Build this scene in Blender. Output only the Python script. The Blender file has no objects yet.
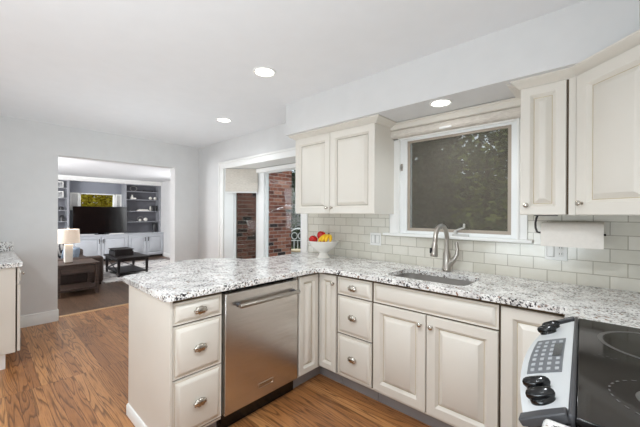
import bpy, bmesh, math, random
from mathutils import Vector, Matrix
random.seed(7)
sc = bpy.context.scene
COL = sc.collection
PI = math.pi

# ------------------------------------------------------------------ camera
cam = bpy.data.objects.new('camera', bpy.data.cameras.new('camera'))
COL.objects.link(cam)
cam.data.sensor_width = 36.0
cam.data.lens = 36.0 * 310.776 / 640
cam.data.clip_start = 0.02
_a, _b, _r = math.radians(42.306), math.radians(-0.0275), math.radians(0.2589)
_f = Vector((-math.sin(_a) * math.cos(_b), math.cos(_a) * math.cos(_b), math.sin(_b)))
_x = Vector((math.cos(_a), math.sin(_a), 0))
_u = _x.cross(_f)
_R = _x * math.cos(_r) + _u * math.sin(_r)
_U = _u * math.cos(_r) - _x * math.sin(_r)
M = Matrix((_R, _U, -_f)).transposed().to_4x4()
M.translation = (0, 0, 1.341)
cam.matrix_world = M
sc.camera = cam

# ------------------------------------------------------------------ world, lights, exposure
sc.view_settings.view_transform = 'Standard'
sc.view_settings.look = 'None'
sc.view_settings.gamma = 1.0
sc.view_settings.use_curve_mapping = False
sc.view_settings.exposure = 0.19
w = bpy.data.worlds.new('sky')
sc.world = w
w.use_nodes = True
w.node_tree.nodes['Background'].inputs[0].default_value = (0.80, 0.90, 1.0, 1)
w.node_tree.nodes['Background'].inputs[1].default_value = 2.0


def area(name, loc, target, sx, sy, power, color=(1, 1, 1)):
    l = bpy.data.lights.new(name, 'AREA')
    l.shape = 'RECTANGLE'
    l.size, l.size_y = sx, sy
    l.energy = power
    l.color = color
    o = bpy.data.objects.new(name, l)
    COL.objects.link(o)
    o.location = loc
    o.rotation_euler = (Vector(target) - Vector(loc)).to_track_quat('-Z', 'Y').to_euler()
    return o


# added unseen fill lights; only daylight_family_room stands for patio door daylight
FILL_TINT = (0.83, 0.94, 1.0)
area('fill_behind', (-1.9, -2.45, 1.45), (-1.9, 2.0, 1.35), 3.4, 1.7, 2, FILL_TINT)
area('fill_right', (0.5, -1.3, 1.4), (-2.2, 0.9, 0.9), 1.8, 1.6, 4, FILL_TINT)
area('fill_dining', (-4.2, -2.45, 1.4), (-3.8, 2.0, 1.6), 1.4, 1.7, 14, FILL_TINT)
area('daylight_family_room', (-8.6, 4.15, 1.25), (-8.9, 0, 0.6), 1.8, 2.0, 36, (0.95, 0.975, 1.0))
area('fill_family_room_left', (-8.2, -2.2, 1.5), (-9.5, 2.5, 1.2), 2.4, 1.6, 150, (0.95, 0.975, 1.0))  # added to brighten the far room, no opening in this wall
# added up-facing area lights that brighten the ceilings, no real source there
area('ceiling_fill', (-0.7, -0.9, 0.9), (-0.9, -0.4, 2.4), 1.2, 1.2, 42, FILL_TINT)
area('ceiling_fill_dining', (-3.8, 1.2, 0.75), (-3.8, 1.2, 2.4), 1.0, 1.0, 11.5, FILL_TINT)  # added behind the peninsula to lift the ceiling and dining wall
area('ceiling_fill_family_room', (-8.0, -0.9, 1.45), (-8.2, -0.6, 2.4), 0.9, 0.9, 115, (0.95, 0.975, 1.0))


# ------------------------------------------------------------------ materials
def lin(c):
    def f(v):
        v /= 255.0
        return v / 12.92 if v <= 0.04045 else ((v + 0.055) / 1.055) ** 2.4
    return (f(c[0]), f(c[1]), f(c[2]), 1)


class NT:
    def __init__(s, name):
        s.m = bpy.data.materials.new(name)
        s.m.use_nodes = True
        s.t = s.m.node_tree
        s.p = s.t.nodes['Principled BSDF']

    def n(s, typ, **k):
        nd = s.t.nodes.new(typ)
        for a, v in k.items():
            if a.startswith('i_'):
                key = a[2:]
                nd.inputs[int(key) if key.isdigit() else key].default_value = v
            else:
                setattr(nd, a, v)
        return nd

    def l(s, a, b):
        s.t.links.new(a, b)

    def ramp(s, fac, stops, interp='LINEAR'):
        r = s.n('ShaderNodeValToRGB')
        r.color_ramp.interpolation = interp
        e = r.color_ramp.elements
        while len(e) < len(stops):
            e.new(0.5)
        for el, (p, c) in zip(e, stops):
            el.position = p
            el.color = c if len(c) == 4 else lin(c)
        s.l(fac, r.inputs[0])
        return r.outputs[0]

    def mix(s, f, a, b, mode='MIX'):
        m = s.n('ShaderNodeMix', data_type='RGBA', blend_type=mode)
        for sock, v in ((m.inputs[0], f), (m.inputs[6], a), (m.inputs[7], b)):
            if hasattr(v, 'is_output'):
                s.l(v, sock)
            else:
                sock.default_value = v
        return m.outputs[2]

    def math(s, op, a, b=0.0):
        m = s.n('ShaderNodeMath', operation=op)
        for sock, v in ((m.inputs[0], a), (m.inputs[1], b)):
            if hasattr(v, 'is_output'):
                s.l(v, sock)
            else:
                sock.default_value = v
        return m.outputs[0]

    def coords(s, scale=(1, 1, 1), rot=(0, 0, 0), loc=(0, 0, 0)):
        g = s.n('ShaderNodeNewGeometry')
        mp = s.n('ShaderNodeMapping')
        mp.inputs['Scale'].default_value = scale
        mp.inputs['Rotation'].default_value = rot
        mp.inputs['Location'].default_value = loc
        s.l(g.outputs['Position'], mp.inputs[0])
        return mp.outputs[0]

    def bump(s, h, strength=0.3, dist=0.003):
        b = s.n('ShaderNodeBump')
        b.inputs['Strength'].default_value = strength
        b.inputs['Distance'].default_value = dist
        s.l(h, b.inputs['Height'])
        s.l(b.outputs[0], s.p.inputs['Normal'])


def plain(name, c, rough=0.5, metal=0.0, var=0.04, vscale=8.0, coat=0.0, emit=None, estr=0.0):
    t = NT(name)
    base = lin(c)
    if var:
        nz = t.n('ShaderNodeTexNoise', i_Scale=vscale, i_Detail=3.0)
        t.l(t.coords(), nz.inputs['Vector'])
        d = tuple(max(0, v * (1 - var)) for v in base[:3]) + (1,)
        b = tuple(min(1, v * (1 + var)) for v in base[:3]) + (1,)
        t.l(t.ramp(nz.outputs['Fac'], [(0.3, d), (0.7, b)]), t.p.inputs['Base Color'])
    else:
        t.p.inputs['Base Color'].default_value = base
    t.p.inputs['Roughness'].default_value = rough
    t.p.inputs['Metallic'].default_value = metal
    if coat:
        t.p.inputs['Coat Weight'].default_value = coat
        t.p.inputs['Coat Roughness'].default_value = 0.1
    if emit:
        t.p.inputs['Emission Color'].default_value = lin(emit)
        t.p.inputs['Emission Strength'].default_value = estr
    return t.m


MAT = {}
MAT['wall'] = plain('wall_paint', (224, 223, 222), 0.85, var=0.015)
MAT['ceiling'] = plain('ceiling_paint', (236, 236, 237), 0.9, var=0.01)
MAT['trim'] = plain('white_trim_paint', (240, 239, 236), 0.45, var=0.01)
MAT['cream'] = plain('cream_cabinet_paint', (226, 220, 210), 0.38, var=0.02, vscale=3)
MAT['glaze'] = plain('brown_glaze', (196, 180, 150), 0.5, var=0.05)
MAT['seam'] = plain('dark_cabinet_gap', (92, 76, 56), 0.8, var=0.05)
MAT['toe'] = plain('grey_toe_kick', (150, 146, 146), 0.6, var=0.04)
MAT['steel'] = plain('brushed_nickel', (178, 172, 164), 0.28, 1.0, var=0.05)
MAT['knob'] = plain('satin_nickel', (196, 190, 180), 0.22, 1.0, var=0.05)
MAT['black'] = plain('black_plastic', (12, 12, 13), 0.18, var=0.1)
MAT['charcoal'] = plain('charcoal_plastic', (62, 62, 65), 0.4, var=0.05)
MAT['rangewhite'] = plain('satin_steel_panel', (222, 224, 226), 0.35, 0.35, var=0.02)
MAT['keypad'] = plain('grey_keypad', (104, 106, 110), 0.45, var=0.04)
MAT['key'] = plain('key_marking', (172, 174, 177), 0.5, var=0.04)
MAT['display'] = plain('display_glass', (58, 60, 62), 0.15, var=0.03)
MAT['cook'] = plain('black_ceramic_glass', (20, 17, 17), 0.08, var=0.1)
MAT['cook'].node_tree.nodes['Principled BSDF'].inputs['Specular IOR Level'].default_value = 0.3
MAT['ring'] = plain('burner_marking', (80, 78, 76), 0.3, var=0.05)
MAT['paper'] = plain('paper_towel', (238, 232, 224), 0.95, var=0.02, vscale=60)
MAT['ceramic'] = plain('white_ceramic', (240, 236, 228), 0.2, var=0.02)
MAT['plate'] = plain('white_plastic', (240, 239, 235), 0.3, var=0.01)
MAT['slotpale'] = plain('pale_grey_plastic', (196, 194, 190), 0.4, var=0.02)
MAT['slot'] = plain('socket_slot', (120, 112, 104), 0.5, var=0.02)
MAT['apple'] = plain('red_apple_skin', (190, 30, 26), 0.25, var=0.45, vscale=45)
MAT['banana'] = plain('banana_skin', (238, 190, 40), 0.45, var=0.12, vscale=40)
MAT['stem'] = plain('brown_stem', (84, 58, 34), 0.7, var=0.1)
MAT['lens'] = plain('lit_lamp_lens', (255, 252, 244), 0.5, var=0, emit=(255, 250, 240), estr=6.0)
MAT['tan'] = plain('tan_window_frame', (168, 156, 142), 0.5, var=0.04)
MAT['pvc'] = plain('white_window_frame', (236, 237, 236), 0.35, var=0.01)
MAT['tv'] = plain('tv_screen', (6, 6, 7), 0.12, var=0)
MAT['greycab'] = plain('grey_blue_cabinet_paint', (188, 191, 196), 0.45, var=0.02)
MAT['shelf'] = plain('grey_shelf_paint', (150, 151, 156), 0.5, var=0.02)
MAT['shelfback'] = plain('dark_grey_back_panel', (112, 112, 118), 0.7, var=0.03)
MAT['niche'] = plain('blue_grey_wall', (140, 143, 152), 0.8, var=0.02)
MAT['bronze'] = plain('dark_bronze', (58, 54, 52), 0.4, 0.6, var=0.05)
MAT['lampshade'] = plain('cream_lampshade', (240, 228, 214), 0.9, var=0.03, vscale=60, emit=(255, 226, 196), estr=0.22)
MAT['leather'] = plain('brown_leather', (70, 56, 49), 0.5, var=0.12, vscale=20)
MAT['bluepillow'] = plain('blue_cloth', (128, 142, 158), 0.9, var=0.1)
MAT['screenframe'] = plain('grey_bronze_sash', (138, 128, 118), 0.5, var=0.03)
MAT['patio'] = plain('patio_concrete', (150, 146, 138), 0.9, var=0.15, vscale=3)
MAT['lawn'] = plain('lawn_grass', (72, 86, 48), 0.95, var=0.4, vscale=12)
MAT['bark'] = plain('tree_bark', (66, 54, 44), 0.95, var=0.3, vscale=12)
MAT['whiteiron'] = plain('white_painted_iron', (232, 236, 232), 0.4, var=0.02)
MAT['cushion'] = plain('cream_cushion', (226, 204, 168), 0.9, var=0.04)
MAT['photo_grey'] = plain('grey_photo_print', (150, 150, 150), 0.4, var=0.5, vscale=14)
MAT['vase'] = plain('dark_vase_glaze', (40, 40, 42), 0.3, var=0.1)
MAT['mesh_screen'] = None


def mk_leaf(name, stops, transl=0.25):
    t = NT(name)
    g = t.n('ShaderNodeNewGeometry')
    nz = t.n('ShaderNodeTexNoise', i_Scale=2.2, i_Detail=2.0)
    t.l(t.coords(), nz.inputs['Vector'])
    v = t.math('ADD', t.math('MULTIPLY', g.outputs['Random Per Island'], 0.65), t.math('MULTIPLY', nz.outputs['Fac'], 0.4))
    c = t.ramp(v, stops)
    t.l(c, t.p.inputs['Base Color'])
    t.p.inputs['Roughness'].default_value = 0.55
    tr = t.n('ShaderNodeBsdfTranslucent')
    t.l(c, tr.inputs['Color'])
    mx = t.n('ShaderNodeMixShader', i_0=transl)
    t.l(t.p.outputs[0], mx.inputs[1])
    t.l(tr.outputs[0], mx.inputs[2])
    t.l(mx.outputs[0], t.t.nodes['Material Output'].inputs['Surface'])
    return t.m


MAT['leaf'] = mk_leaf('green_leaves', [(0.1, (40, 50, 26)), (0.5, (78, 92, 42)), (0.8, (138, 144, 70)), (1.0, (206, 204, 120))])
MAT['leafdark'] = mk_leaf('dark_green_leaves', [(0.1, (22, 32, 20)), (0.6, (46, 62, 36)), (1.0, (84, 100, 58))])
MAT['leafgold'] = mk_leaf('golden_leaves', [(0.1, (90, 78, 14)), (0.5, (190, 170, 30)), (0.8, (226, 208, 70)), (1.0, (240, 232, 150))], 0.4)


def mk_glass(name, tint=(0.97, 0.98, 0.97), refl=0.06):
    t = NT(name)
    tr = t.n('ShaderNodeBsdfTransparent')
    tr.inputs[0].default_value = (*tint, 1)
    gl = t.n('ShaderNodeBsdfGlossy')
    gl.inputs['Roughness'].default_value = 0.02
    lw = t.n('ShaderNodeLayerWeight', i_Blend=0.5)
    mx = t.n('ShaderNodeMixShader')
    f5 = t.math('POWER', lw.outputs['Facing'], 4.0)
    t.l(t.math('ADD', refl * 0.15, t.math('MULTIPLY', f5, 0.12)), mx.inputs[0])
    t.l(tr.outputs[0], mx.inputs[1])
    t.l(gl.outputs[0], mx.inputs[2])
    t.l(mx.outputs[0], t.t.nodes['Material Output'].inputs['Surface'])
    return t.m


MAT['glass'] = mk_glass('window_glass', refl=0.04)


def mk_screen(name='insect_screen_mesh', col=(122, 116, 107), f=0.42):
    t = NT(name)
    tr = t.n('ShaderNodeBsdfTransparent')
    tr.inputs[0].default_value = (0.92, 0.92, 0.92, 1)
    df = t.n('ShaderNodeBsdfDiffuse')
    df.inputs[0].default_value = lin(col)
    mx = t.n('ShaderNodeMixShader', i_0=f)
    t.l(tr.outputs[0], mx.inputs[1])
    t.l(df.outputs[0], mx.inputs[2])
    t.l(mx.outputs[0], t.t.nodes['Material Output'].inputs['Surface'])
    return t.m


MAT['mesh_screen'] = mk_screen()
MAT['dark_screen'] = mk_screen('dark_insect_screen', (70, 64, 58), 0.28)


def mk_granite():
    t = NT('speckled_granite')
    v = t.coords()
    # cloudy warm / cool ground
    n1 = t.n('ShaderNodeTexNoise', i_Scale=9.0, i_Detail=4.0)
    t.l(v, n1.inputs['Vector'])
    base = t.ramp(n1.outputs['Fac'], [(0.32, (212, 209, 206)), (0.5, (240, 238, 235)), (0.72, (250, 248, 245))])
    # grey flecks
    n2 = t.n('ShaderNodeTexNoise', i_Scale=58.0, i_Detail=3.0, i_Roughness=0.6)
    t.l(v, n2.inputs['Vector'])
    c = t.mix(t.ramp(n2.outputs['Fac'], [(0.54, (0, 0, 0, 1)), (0.63, (1, 1, 1, 1))]), base, lin((172, 167, 164)))
    # tan flecks
    n3 = t.n('ShaderNodeTexNoise', i_Scale=44.0, i_Detail=2.0)
    t.l(t.coords(loc=(3, 1, 2)), n3.inputs['Vector'])
    c = t.mix(t.ramp(n3.outputs['Fac'], [(0.62, (0, 0, 0, 1)), (0.68, (1, 1, 1, 1))]), c, lin((150, 118, 98)))
    # black flecks, clustered
    n4 = t.n('ShaderNodeTexNoise', i_Scale=95.0, i_Detail=2.0, i_Roughness=0.65)
    t.l(t.coords(loc=(7, 4, 5)), n4.inputs['Vector'])
    n5 = t.n('ShaderNodeTexNoise', i_Scale=13.0, i_Detail=2.0)
    t.l(t.coords(loc=(2, 9, 4)), n5.inputs['Vector'])
    s = t.math('ADD', n4.outputs['Fac'], t.math('MULTIPLY', t.math('SUBTRACT', n5.outputs['Fac'], 0.5), 0.45))
    c = t.mix(t.ramp(s, [(0.575, (0, 0, 0, 1)), (0.62, (1, 1, 1, 1))]), c, lin((44, 40, 44)))
    t.l(c, t.p.inputs['Base Color'])
    t.p.inputs['Roughness'].default_value = 0.16
    return t.m


MAT['granite'] = mk_granite()


def mk_brick_like(name, axis, bw, rh, mortar, c1, c2, cm, rough, bumpd, offset=0.5, loc=(0, 0, 0), extra=None):
    """axis: which world axis runs along the courses; courses stack along z"""
    t = NT(name)
    g = t.n('ShaderNodeNewGeometry')
    sp = t.n('ShaderNodeSeparateXYZ')
    t.l(g.outputs['Position'], sp.inputs[0])
    cb = t.n('ShaderNodeCombineXYZ')
    t.l(t.math('ADD', sp.outputs[axis.upper()], loc[0]), cb.inputs[0])
    t.l(t.math('ADD', sp.outputs['Z'], loc[1]), cb.inputs[1])
    br = t.n('ShaderNodeTexBrick', offset=offset)
    br.inputs['Scale'].default_value = 1.0
    br.inputs['Brick Width'].default_value = bw
    br.inputs['Row Height'].default_value = rh
    br.inputs['Mortar Size'].default_value = mortar
    br.inputs['Mortar Smooth'].default_value = 0.1
    br.inputs['Color1'].default_value = (0, 0, 0, 1)
    br.inputs['Color2'].default_value = (1, 1, 1, 1)
    br.inputs['Mortar'].default_value = (0.5, 0.5, 0.5, 1)
    t.l(cb.outputs[0], br.inputs['Vector'])
    col = t.ramp(br.outputs['Color'], extra if extra else [(0.0, c1), (1.0, c2)])
    nz = t.n('ShaderNodeTexNoise', i_Scale=22.0, i_Detail=4.0)
    t.l(g.outputs['Position'], nz.inputs['Vector'])
    col = t.mix(0.35 if extra else 0.06, col, t.ramp(nz.outputs['Fac'], [(0.3, (0.1, 0.1, 0.1, 1)), (0.7, (0.9, 0.9, 0.9, 1))]), 'OVERLAY')
    c = t.mix(br.outputs['Fac'], col, lin(cm))
    t.l(c, t.p.inputs['Base Color'])
    t.p.inputs['Roughness'].default_value = rough
    t.bump(t.math('SUBTRACT', 1.0, br.outputs['Fac']), 0.6, bumpd)
    return t.m


MAT['tile'] = mk_brick_like('glass_subway_tile', 'x', 0.1475, 0.0785, 0.0022, (210, 205, 191), (224, 219, 207), (172, 164, 148), 0.14, 0.0015, loc=(0.042 + 5 * 0.1475, -0.907 + 0.0785 * 4))
MAT['brick'] = mk_brick_like('red_brick', 'y', 0.215, 0.075, 0.006, None, None, (172, 152, 140), 0.9, 0.006,
                             extra=[(0.0, (40, 36, 36)), (0.10, (58, 46, 44)), (0.16, (104, 58, 46)), (0.5, (134, 78, 60)), (0.8, (150, 92, 72)), (1.0, (176, 122, 100))])


def mk_wood_floor(name, tones, pw=0.066, pl=1.35, grain=1.0, seam=(60, 36, 20)):
    t = NT(name)
    g = t.n('ShaderNodeNewGeometry')
    br = t.n('ShaderNodeTexBrick', offset=0.37, offset_frequency=1)
    br.inputs['Scale'].default_value = 1.0
    br.inputs['Brick Width'].default_value = pl
    br.inputs['Row Height'].default_value = pw
    br.inputs['Mortar Size'].default_value = 0.0008
    br.inputs['Mortar Smooth'].default_value = 0.0
    br.inputs['Color1'].default_value = (0, 0, 0, 1)
    br.inputs['Color2'].default_value = (1, 1, 1, 1)
    t.l(g.outputs['Position'], br.inputs['Vector'])
    rnd = br.outputs['Color']
    # long, stretched noise gives cathedral figure; each plank reads another slice
    mp = t.n('ShaderNodeMapping')
    mp.inputs['Scale'].default_value = (0.85, 13.0, 1.0)
    t.l(g.outputs['Position'], mp.inputs[0])
    n1 = t.n('ShaderNodeTexNoise', noise_dimensions='4D', i_Scale=1.0, i_Detail=1.5, i_Roughness=0.45, i_Distortion=0.25)
    t.l(mp.outputs[0], n1.inputs['Vector'])
    t.l(t.math('MULTIPLY', rnd, 37.0), n1.inputs['W'])
    rings = t.math('FRACT', t.math('MULTIPLY', n1.outputs['Fac'], 13.0))
    mp2 = t.n('ShaderNodeMapping')
    mp2.inputs['Scale'].default_value = (9.0, 190.0, 1.0)
    t.l(g.outputs['Position'], mp2.inputs[0])
    n2 = t.n('ShaderNodeTexNoise', i_Scale=1.0, i_Detail=3.0)
    t.l(mp2.outputs[0], n2.inputs['Vector'])
    base = t.ramp(rnd, [(0.0, tones[0]), (0.5, tones[1]), (1.0, tones[2])])
    dark = t.ramp(rings, [(0.0, (0, 0, 0, 1)), (0.55, (0.05, 0.05, 0.05, 1)), (0.86, (0.85, 0.85, 0.85, 1)), (1.0, (0, 0, 0, 1))])
    c = t.mix(t.math('MULTIPLY', dark, 0.85 * grain), base, lin(tones[3]))
    c = t.mix(t.math('MULTIPLY', t.ramp(n2.outputs['Fac'], [(0.45, (0, 0, 0, 1)), (0.7, (1, 1, 1, 1))]), 0.35 * grain), c, lin(tones[3]))
    c = t.mix(br.outputs['Fac'], c, lin(seam))
    t.l(c, t.p.inputs['Base Color'])
    t.p.inputs['Roughness'].default_value = 0.33
    return t.m


MAT['oak'] = mk_wood_floor('oak_plank_floor', [(154, 103, 62), (174, 118, 70), (196, 140, 88), (70, 38, 18)])
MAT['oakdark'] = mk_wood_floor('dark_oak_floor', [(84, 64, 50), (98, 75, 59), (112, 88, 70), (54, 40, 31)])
MAT['oaknose'] = mk_wood_floor('oak_step_nosing', [(186, 146, 100), (192, 152, 108), (200, 160, 116), (150, 108, 70)], pw=0.4, pl=6.0, grain=0.5)


def mk_dark_wood(name, a, b):
    t = NT(name)
    nz = t.n('ShaderNodeTexNoise', i_Scale=1.0, i_Detail=4.0)
    t.l(t.coords(scale=(30, 4, 30)), nz.inputs['Vector'])
    t.l(t.ramp(nz.outputs['Fac'], [(0.3, a), (0.7, b)]), t.p.inputs['Base Color'])
    t.p.inputs['Roughness'].default_value = 0.4
    return t.m


MAT['espresso'] = mk_dark_wood('espresso_wood', (58, 45, 40), (92, 74, 64))
MAT['blackwood'] = mk_dark_wood('black_stained_wood', (26, 23, 23), (44, 39, 38))


def mk_steel_door():
    t = NT('brushed_stainless_steel')
    nz = t.n('ShaderNodeTexNoise', i_Scale=1.0, i_Detail=3.0)
    t.l(t.coords(scale=(3, 3, 260)), nz.inputs['Vector'])
    t.l(t.ramp(nz.outputs['Fac'], [(0.3, (208, 205, 201)), (0.7, (222, 219, 216))]), t.p.inputs['Base Color'])
    t.p.inputs['Metallic'].default_value = 1.0
    t.p.inputs['Roughness'].default_value = 0.27
    t.p.inputs['Anisotropic'].default_value = 0.6
    return t.m


MAT['stainless'] = mk_steel_door()


def mk_rug():
    t = NT('grey_patterned_rug')
    v1 = t.n('ShaderNodeTexVoronoi', feature='DISTANCE_TO_EDGE', i_Scale=3.2)
    t.l(t.coords(), v1.inputs['Vector'])
    n1 = t.n('ShaderNodeTexNoise', i_Scale=5.0, i_Detail=5.0)
    t.l(t.coords(), n1.inputs['Vector'])
    c = t.ramp(n1.outputs['Fac'], [(0.3, (176, 172, 170)), (0.55, (212, 208, 204)), (0.75, (228, 225, 220))])
    c = t.mix(t.ramp(v1.outputs['Distance'], [(0.02, (1, 1, 1, 1)), (0.06, (0, 0, 0, 1))]), c, lin((140, 136, 138)))
    t.l(c, t.p.inputs['Base Color'])
    t.p.inputs['Roughness'].default_value = 0.98
    return t.m


MAT['rug'] = mk_rug()


def mk_linen():
    t = NT('woven_linen_shade')
    n1 = t.n('ShaderNodeTexNoise', i_Scale=1.0, i_Detail=2.0)
    t.l(t.coords(scale=(30, 30, 220)), n1.inputs['Vector'])
    c = t.ramp(n1.outputs['Fac'], [(0.3, (206, 198, 188)), (0.7, (228, 221, 211))])
    t.l(c, t.p.inputs['Base Color'])
    t.p.inputs['Roughness'].default_value = 0.95
    return t.m


MAT['linen'] = mk_linen()


def mk_pattern():
    t = NT('black_and_white_pillow_cloth')
    wv = t.n('ShaderNodeTexWave', i_Scale=7.0, i_Distortion=3.0)
    t.l(t.coords(rot=(0.6, 0.3, 0.4)), wv.inputs['Vector'])
    t.l(t.ramp(wv.outputs['Fac'], [(0.45, (36, 34, 36)), (0.6, (150, 146, 142))]), t.p.inputs['Base Color'])
    t.p.inputs['Roughness'].default_value = 0.95
    return t.m


MAT['pattern'] = mk_pattern()


# ------------------------------------------------------------------ mesh helpers
class MB:
    def __init__(s):
        s.bm = bmesh.new()

    def face(s, vs, mi=0):
        try:
            f = s.bm.faces.new(vs)
            f.material_index = mi
            return f
        except ValueError:
            return None

    def box(s, x0, x1, y0, y1, z0, z1, mi=0):
        v = [s.bm.verts.new(p) for p in ((x0, y0, z0), (x1, y0, z0), (x1, y1, z0), (x0, y1, z0), (x0, y0, z1), (x1, y0, z1), (x1, y1, z1), (x0, y1, z1))]
        for q in ((0, 3, 2, 1), (4, 5, 6, 7), (0, 1, 5, 4), (1, 2, 6, 5), (2, 3, 7, 6), (3, 0, 4, 7)):
            s.face([v[i] for i in q], mi)
        return s

    def rbox(s, c, sx, sy, sz, rz=0.0, mi=0):
        """box centred at c, turned about z"""
        ca, sa = math.cos(rz), math.sin(rz)
        v = []
        for dz in (-.5, .5):
            for dx, dy in ((-.5, -.5), (.5, -.5), (.5, .5), (-.5, .5)):
                x, y = dx * sx, dy * sy
                v.append(s.bm.verts.new((c[0] + x * ca - y * sa, c[1] + x * sa + y * ca, c[2] + dz * sz)))
        for q in ((0, 3, 2, 1), (4, 5, 6, 7), (0, 1, 5, 4), (1, 2, 6, 5), (2, 3, 7, 6), (3, 0, 4, 7)):
            s.face([v[i] for i in q], mi)
        return s

    def loops(s, loops, closed=True, cap0=True, cap1=True, mis=None, ring=True):
        """skin successive vertex loops of equal length"""
        L = [[s.bm.verts.new(p) for p in lp] for lp in loops]
        n = len(L[0])
        for k in range(len(L) - 1):
            for i in range(n if ring else n - 1):
                j = (i + 1) % n
                s.face([L[k][i], L[k][j], L[k + 1][j], L[k + 1][i]], mis[k] if mis else 0)
        if cap0:
            s.face(list(reversed(L[0])), mis[0] if mis else 0)
        if cap1:
            s.face(L[-1], 0)
        return s

    def lathe(s, prof, c=(0, 0, 0), n=24, ax='z', sx=1.0, sy=1.0, caps=True):
        lps = []
        for r, h in prof:
            lp = []
            for i in range(n):
                a = 2 * PI * i / n
                p = (r * math.cos(a) * sx, r * math.sin(a) * sy, h)
                if ax == 'x':
                    p = (p[2], p[0], p[1])
                elif ax == '-x':
                    p = (-p[2], p[0], p[1])
                elif ax == 'y':
                    p = (p[0], p[2], p[1])
                elif ax == '-y':
                    p = (p[0], -p[2], p[1])
                lp.append((c[0] + p[0], c[1] + p[1], c[2] + p[2]))
            lps.append(lp)
        return s.loops(lps, cap0=caps, cap1=caps)

    def tube(s, pts, r, n=10, caps=True):
        pts = [Vector(p) for p in pts]
        rs = r if isinstance(r, (list, tuple)) else [r] * len(pts)
        up = None
        lps = []
        for i, p in enumerate(pts):
            d = (pts[min(i + 1, len(pts) - 1)] - pts[max(i - 1, 0)]).normalized()
            if up is None:
                up = Vector((0, 0, 1)) if abs(d.z) < 0.9 else Vector((1, 0, 0))
            e1 = d.cross(up).normalized()
            up = e1.cross(d).normalized()
            lps.append([p + (e1 * math.cos(2 * PI * k / n) + up * math.sin(2 * PI * k / n)) * rs[i] for k in range(n)])
        return s.loops(lps, cap0=caps, cap1=caps)

    def profile(s, prof, a, b, out, up=Vector((0, 0, 1)), mitre=(None, None)):
        """sweep profile (outward, up) from a to b; mitre: outward slide along the run per unit of outward at each end"""
        a, b, out = Vector(a), Vector(b), Vector(out)
        d = (b - a).normalized()
        lps = []
        for P, m in ((a, mitre[0]), (b, mitre[1])):
            lps.append([P + out * o + up * u + d * (o * (m or 0)) for o, u in prof])
        return s.loops(lps)

    def panel(s, O, u, n, w, h, rings, mis=None, up=Vector((0, 0, 1))):
        """door or drawer front: rings of (inset, depth along n); O is lower corner of the face plane"""
        O, u, n = Vector(O), Vector(u), Vector(n)
        lps = []
        for ins, dep in rings:
            lps.append([O + u * ins + up * ins + n * dep, O + u * (w - ins) + up * ins + n * dep,
                        O + u * (w - ins) + up * (h - ins) + n * dep, O + u * ins + up * (h - ins) + n * dep])
        return s.loops(lps, mis=mis)

    def ico(s, c, r, sub=2, sc=(1, 1, 1)):
        g = bmesh.ops.create_icosphere(s.bm, subdivisions=sub, radius=r)
        for v in g['verts']:
            v.co = Vector((v.co.x * sc[0] + c[0], v.co.y * sc[1] + c[1], v.co.z * sc[2] + c[2]))
        return s

    def build(s, name, mats, parent=None, bevel=0.0, seg=2, smooth=35, sub=0, recalc=True):
        if recalc:
            bmesh.ops.recalc_face_normals(s.bm, faces=s.bm.faces[:])
        me = bpy.data.meshes.new(name)
        if parent is not None:
            off = Vector((0, 0, 0))
            p = parent
            while p is not None:
                off += Vector(p.location)
                p = p.parent
            bmesh.ops.translate(s.bm, verts=s.bm.verts[:], vec=-off)
        s.bm.to_mesh(me)
        s.bm.free()
        for m in (mats if isinstance(mats, (list, tuple)) else [mats]):
            me.materials.append(MAT[m])
        o = bpy.data.objects.new(name, me)
        COL.objects.link(o)
        if parent is not None:
            o.parent = parent
        if smooth:
            me.polygons.foreach_set('use_smooth', [True] * len(me.polygons))
            me.set_sharp_from_angle(angle=math.radians(smooth))
        if bevel:
            md = o.modifiers.new('bevel', 'BEVEL')
            md.width = bevel
            md.segments = seg
            md.limit_method = 'ANGLE'
            md.angle_limit = math.radians(40)
            md.harden_normals = False
        if sub:
            md = o.modifiers.new('subd', 'SUBSURF')
            md.levels = md.render_levels = sub
        return o


def thing(name, label, cat, loc=(0, 0, 0), group=None):
    o = bpy.data.objects.new(name, None)
    COL.objects.link(o)
    o.location = loc
    o.empty_display_size = 0.05
    o['label'] = label
    o['category'] = cat
    if group:
        o['group'] = group
    return o


def tag(o, label, cat, group=None):
    o['label'] = label
    o['category'] = cat
    if group:
        o['group'] = group
    return o


def struct(o, label=None):
    o['kind'] = 'structure'
    if label:
        o['label'] = label
    return o


def dup(root, loc, label=None):
    r = root.copy()
    COL.objects.link(r)
    r.location = loc
    if label:
        r['label'] = label
    for ch in list(root.children):
        c = ch.copy()
        COL.objects.link(c)
        c.parent = r
        for g in list(ch.children):
            d = g.copy()
            COL.objects.link(d)
            d.parent = c
    return r


# ------------------------------------------------------------------ constants of the place
YW = 2.464      # window wall
XD = -4.98      # dining wall
XR = 0.55       # range wall
ZC = 2.417      # ceiling
ZS = 2.113      # soffit underside
YS, XS = 2.05, 0.12   # soffit faces
ZF = -0.15      # family room floor (one step down)
ZL = 2.395      # family room ceiling
XO = -5.16      # back of the dining wall

# ------------------------------------------------------------------ the room
struct(MB().box(XD - 0.18, XR, -2.6, YW, -0.06, 0).build('floor', 'oak'))
struct(MB().box(XO - 0.02, XO + 0.06, 0.66, 2.08, -0.03, 0.004).build('trim_1', 'oaknose', bevel=0.004), 'pale oak step nosing')
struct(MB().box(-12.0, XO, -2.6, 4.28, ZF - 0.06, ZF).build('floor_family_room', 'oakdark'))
struct(MB().box(XO, XR + 0.15, -2.75, YW + 0.15, ZC, ZC + 0.1).build('ceiling', 'ceiling'))
struct(MB().box(-12.0, XO, -2.75, 4.43, ZL, ZL + 0.1).build('ceiling_family_room', 'ceiling'))
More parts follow.
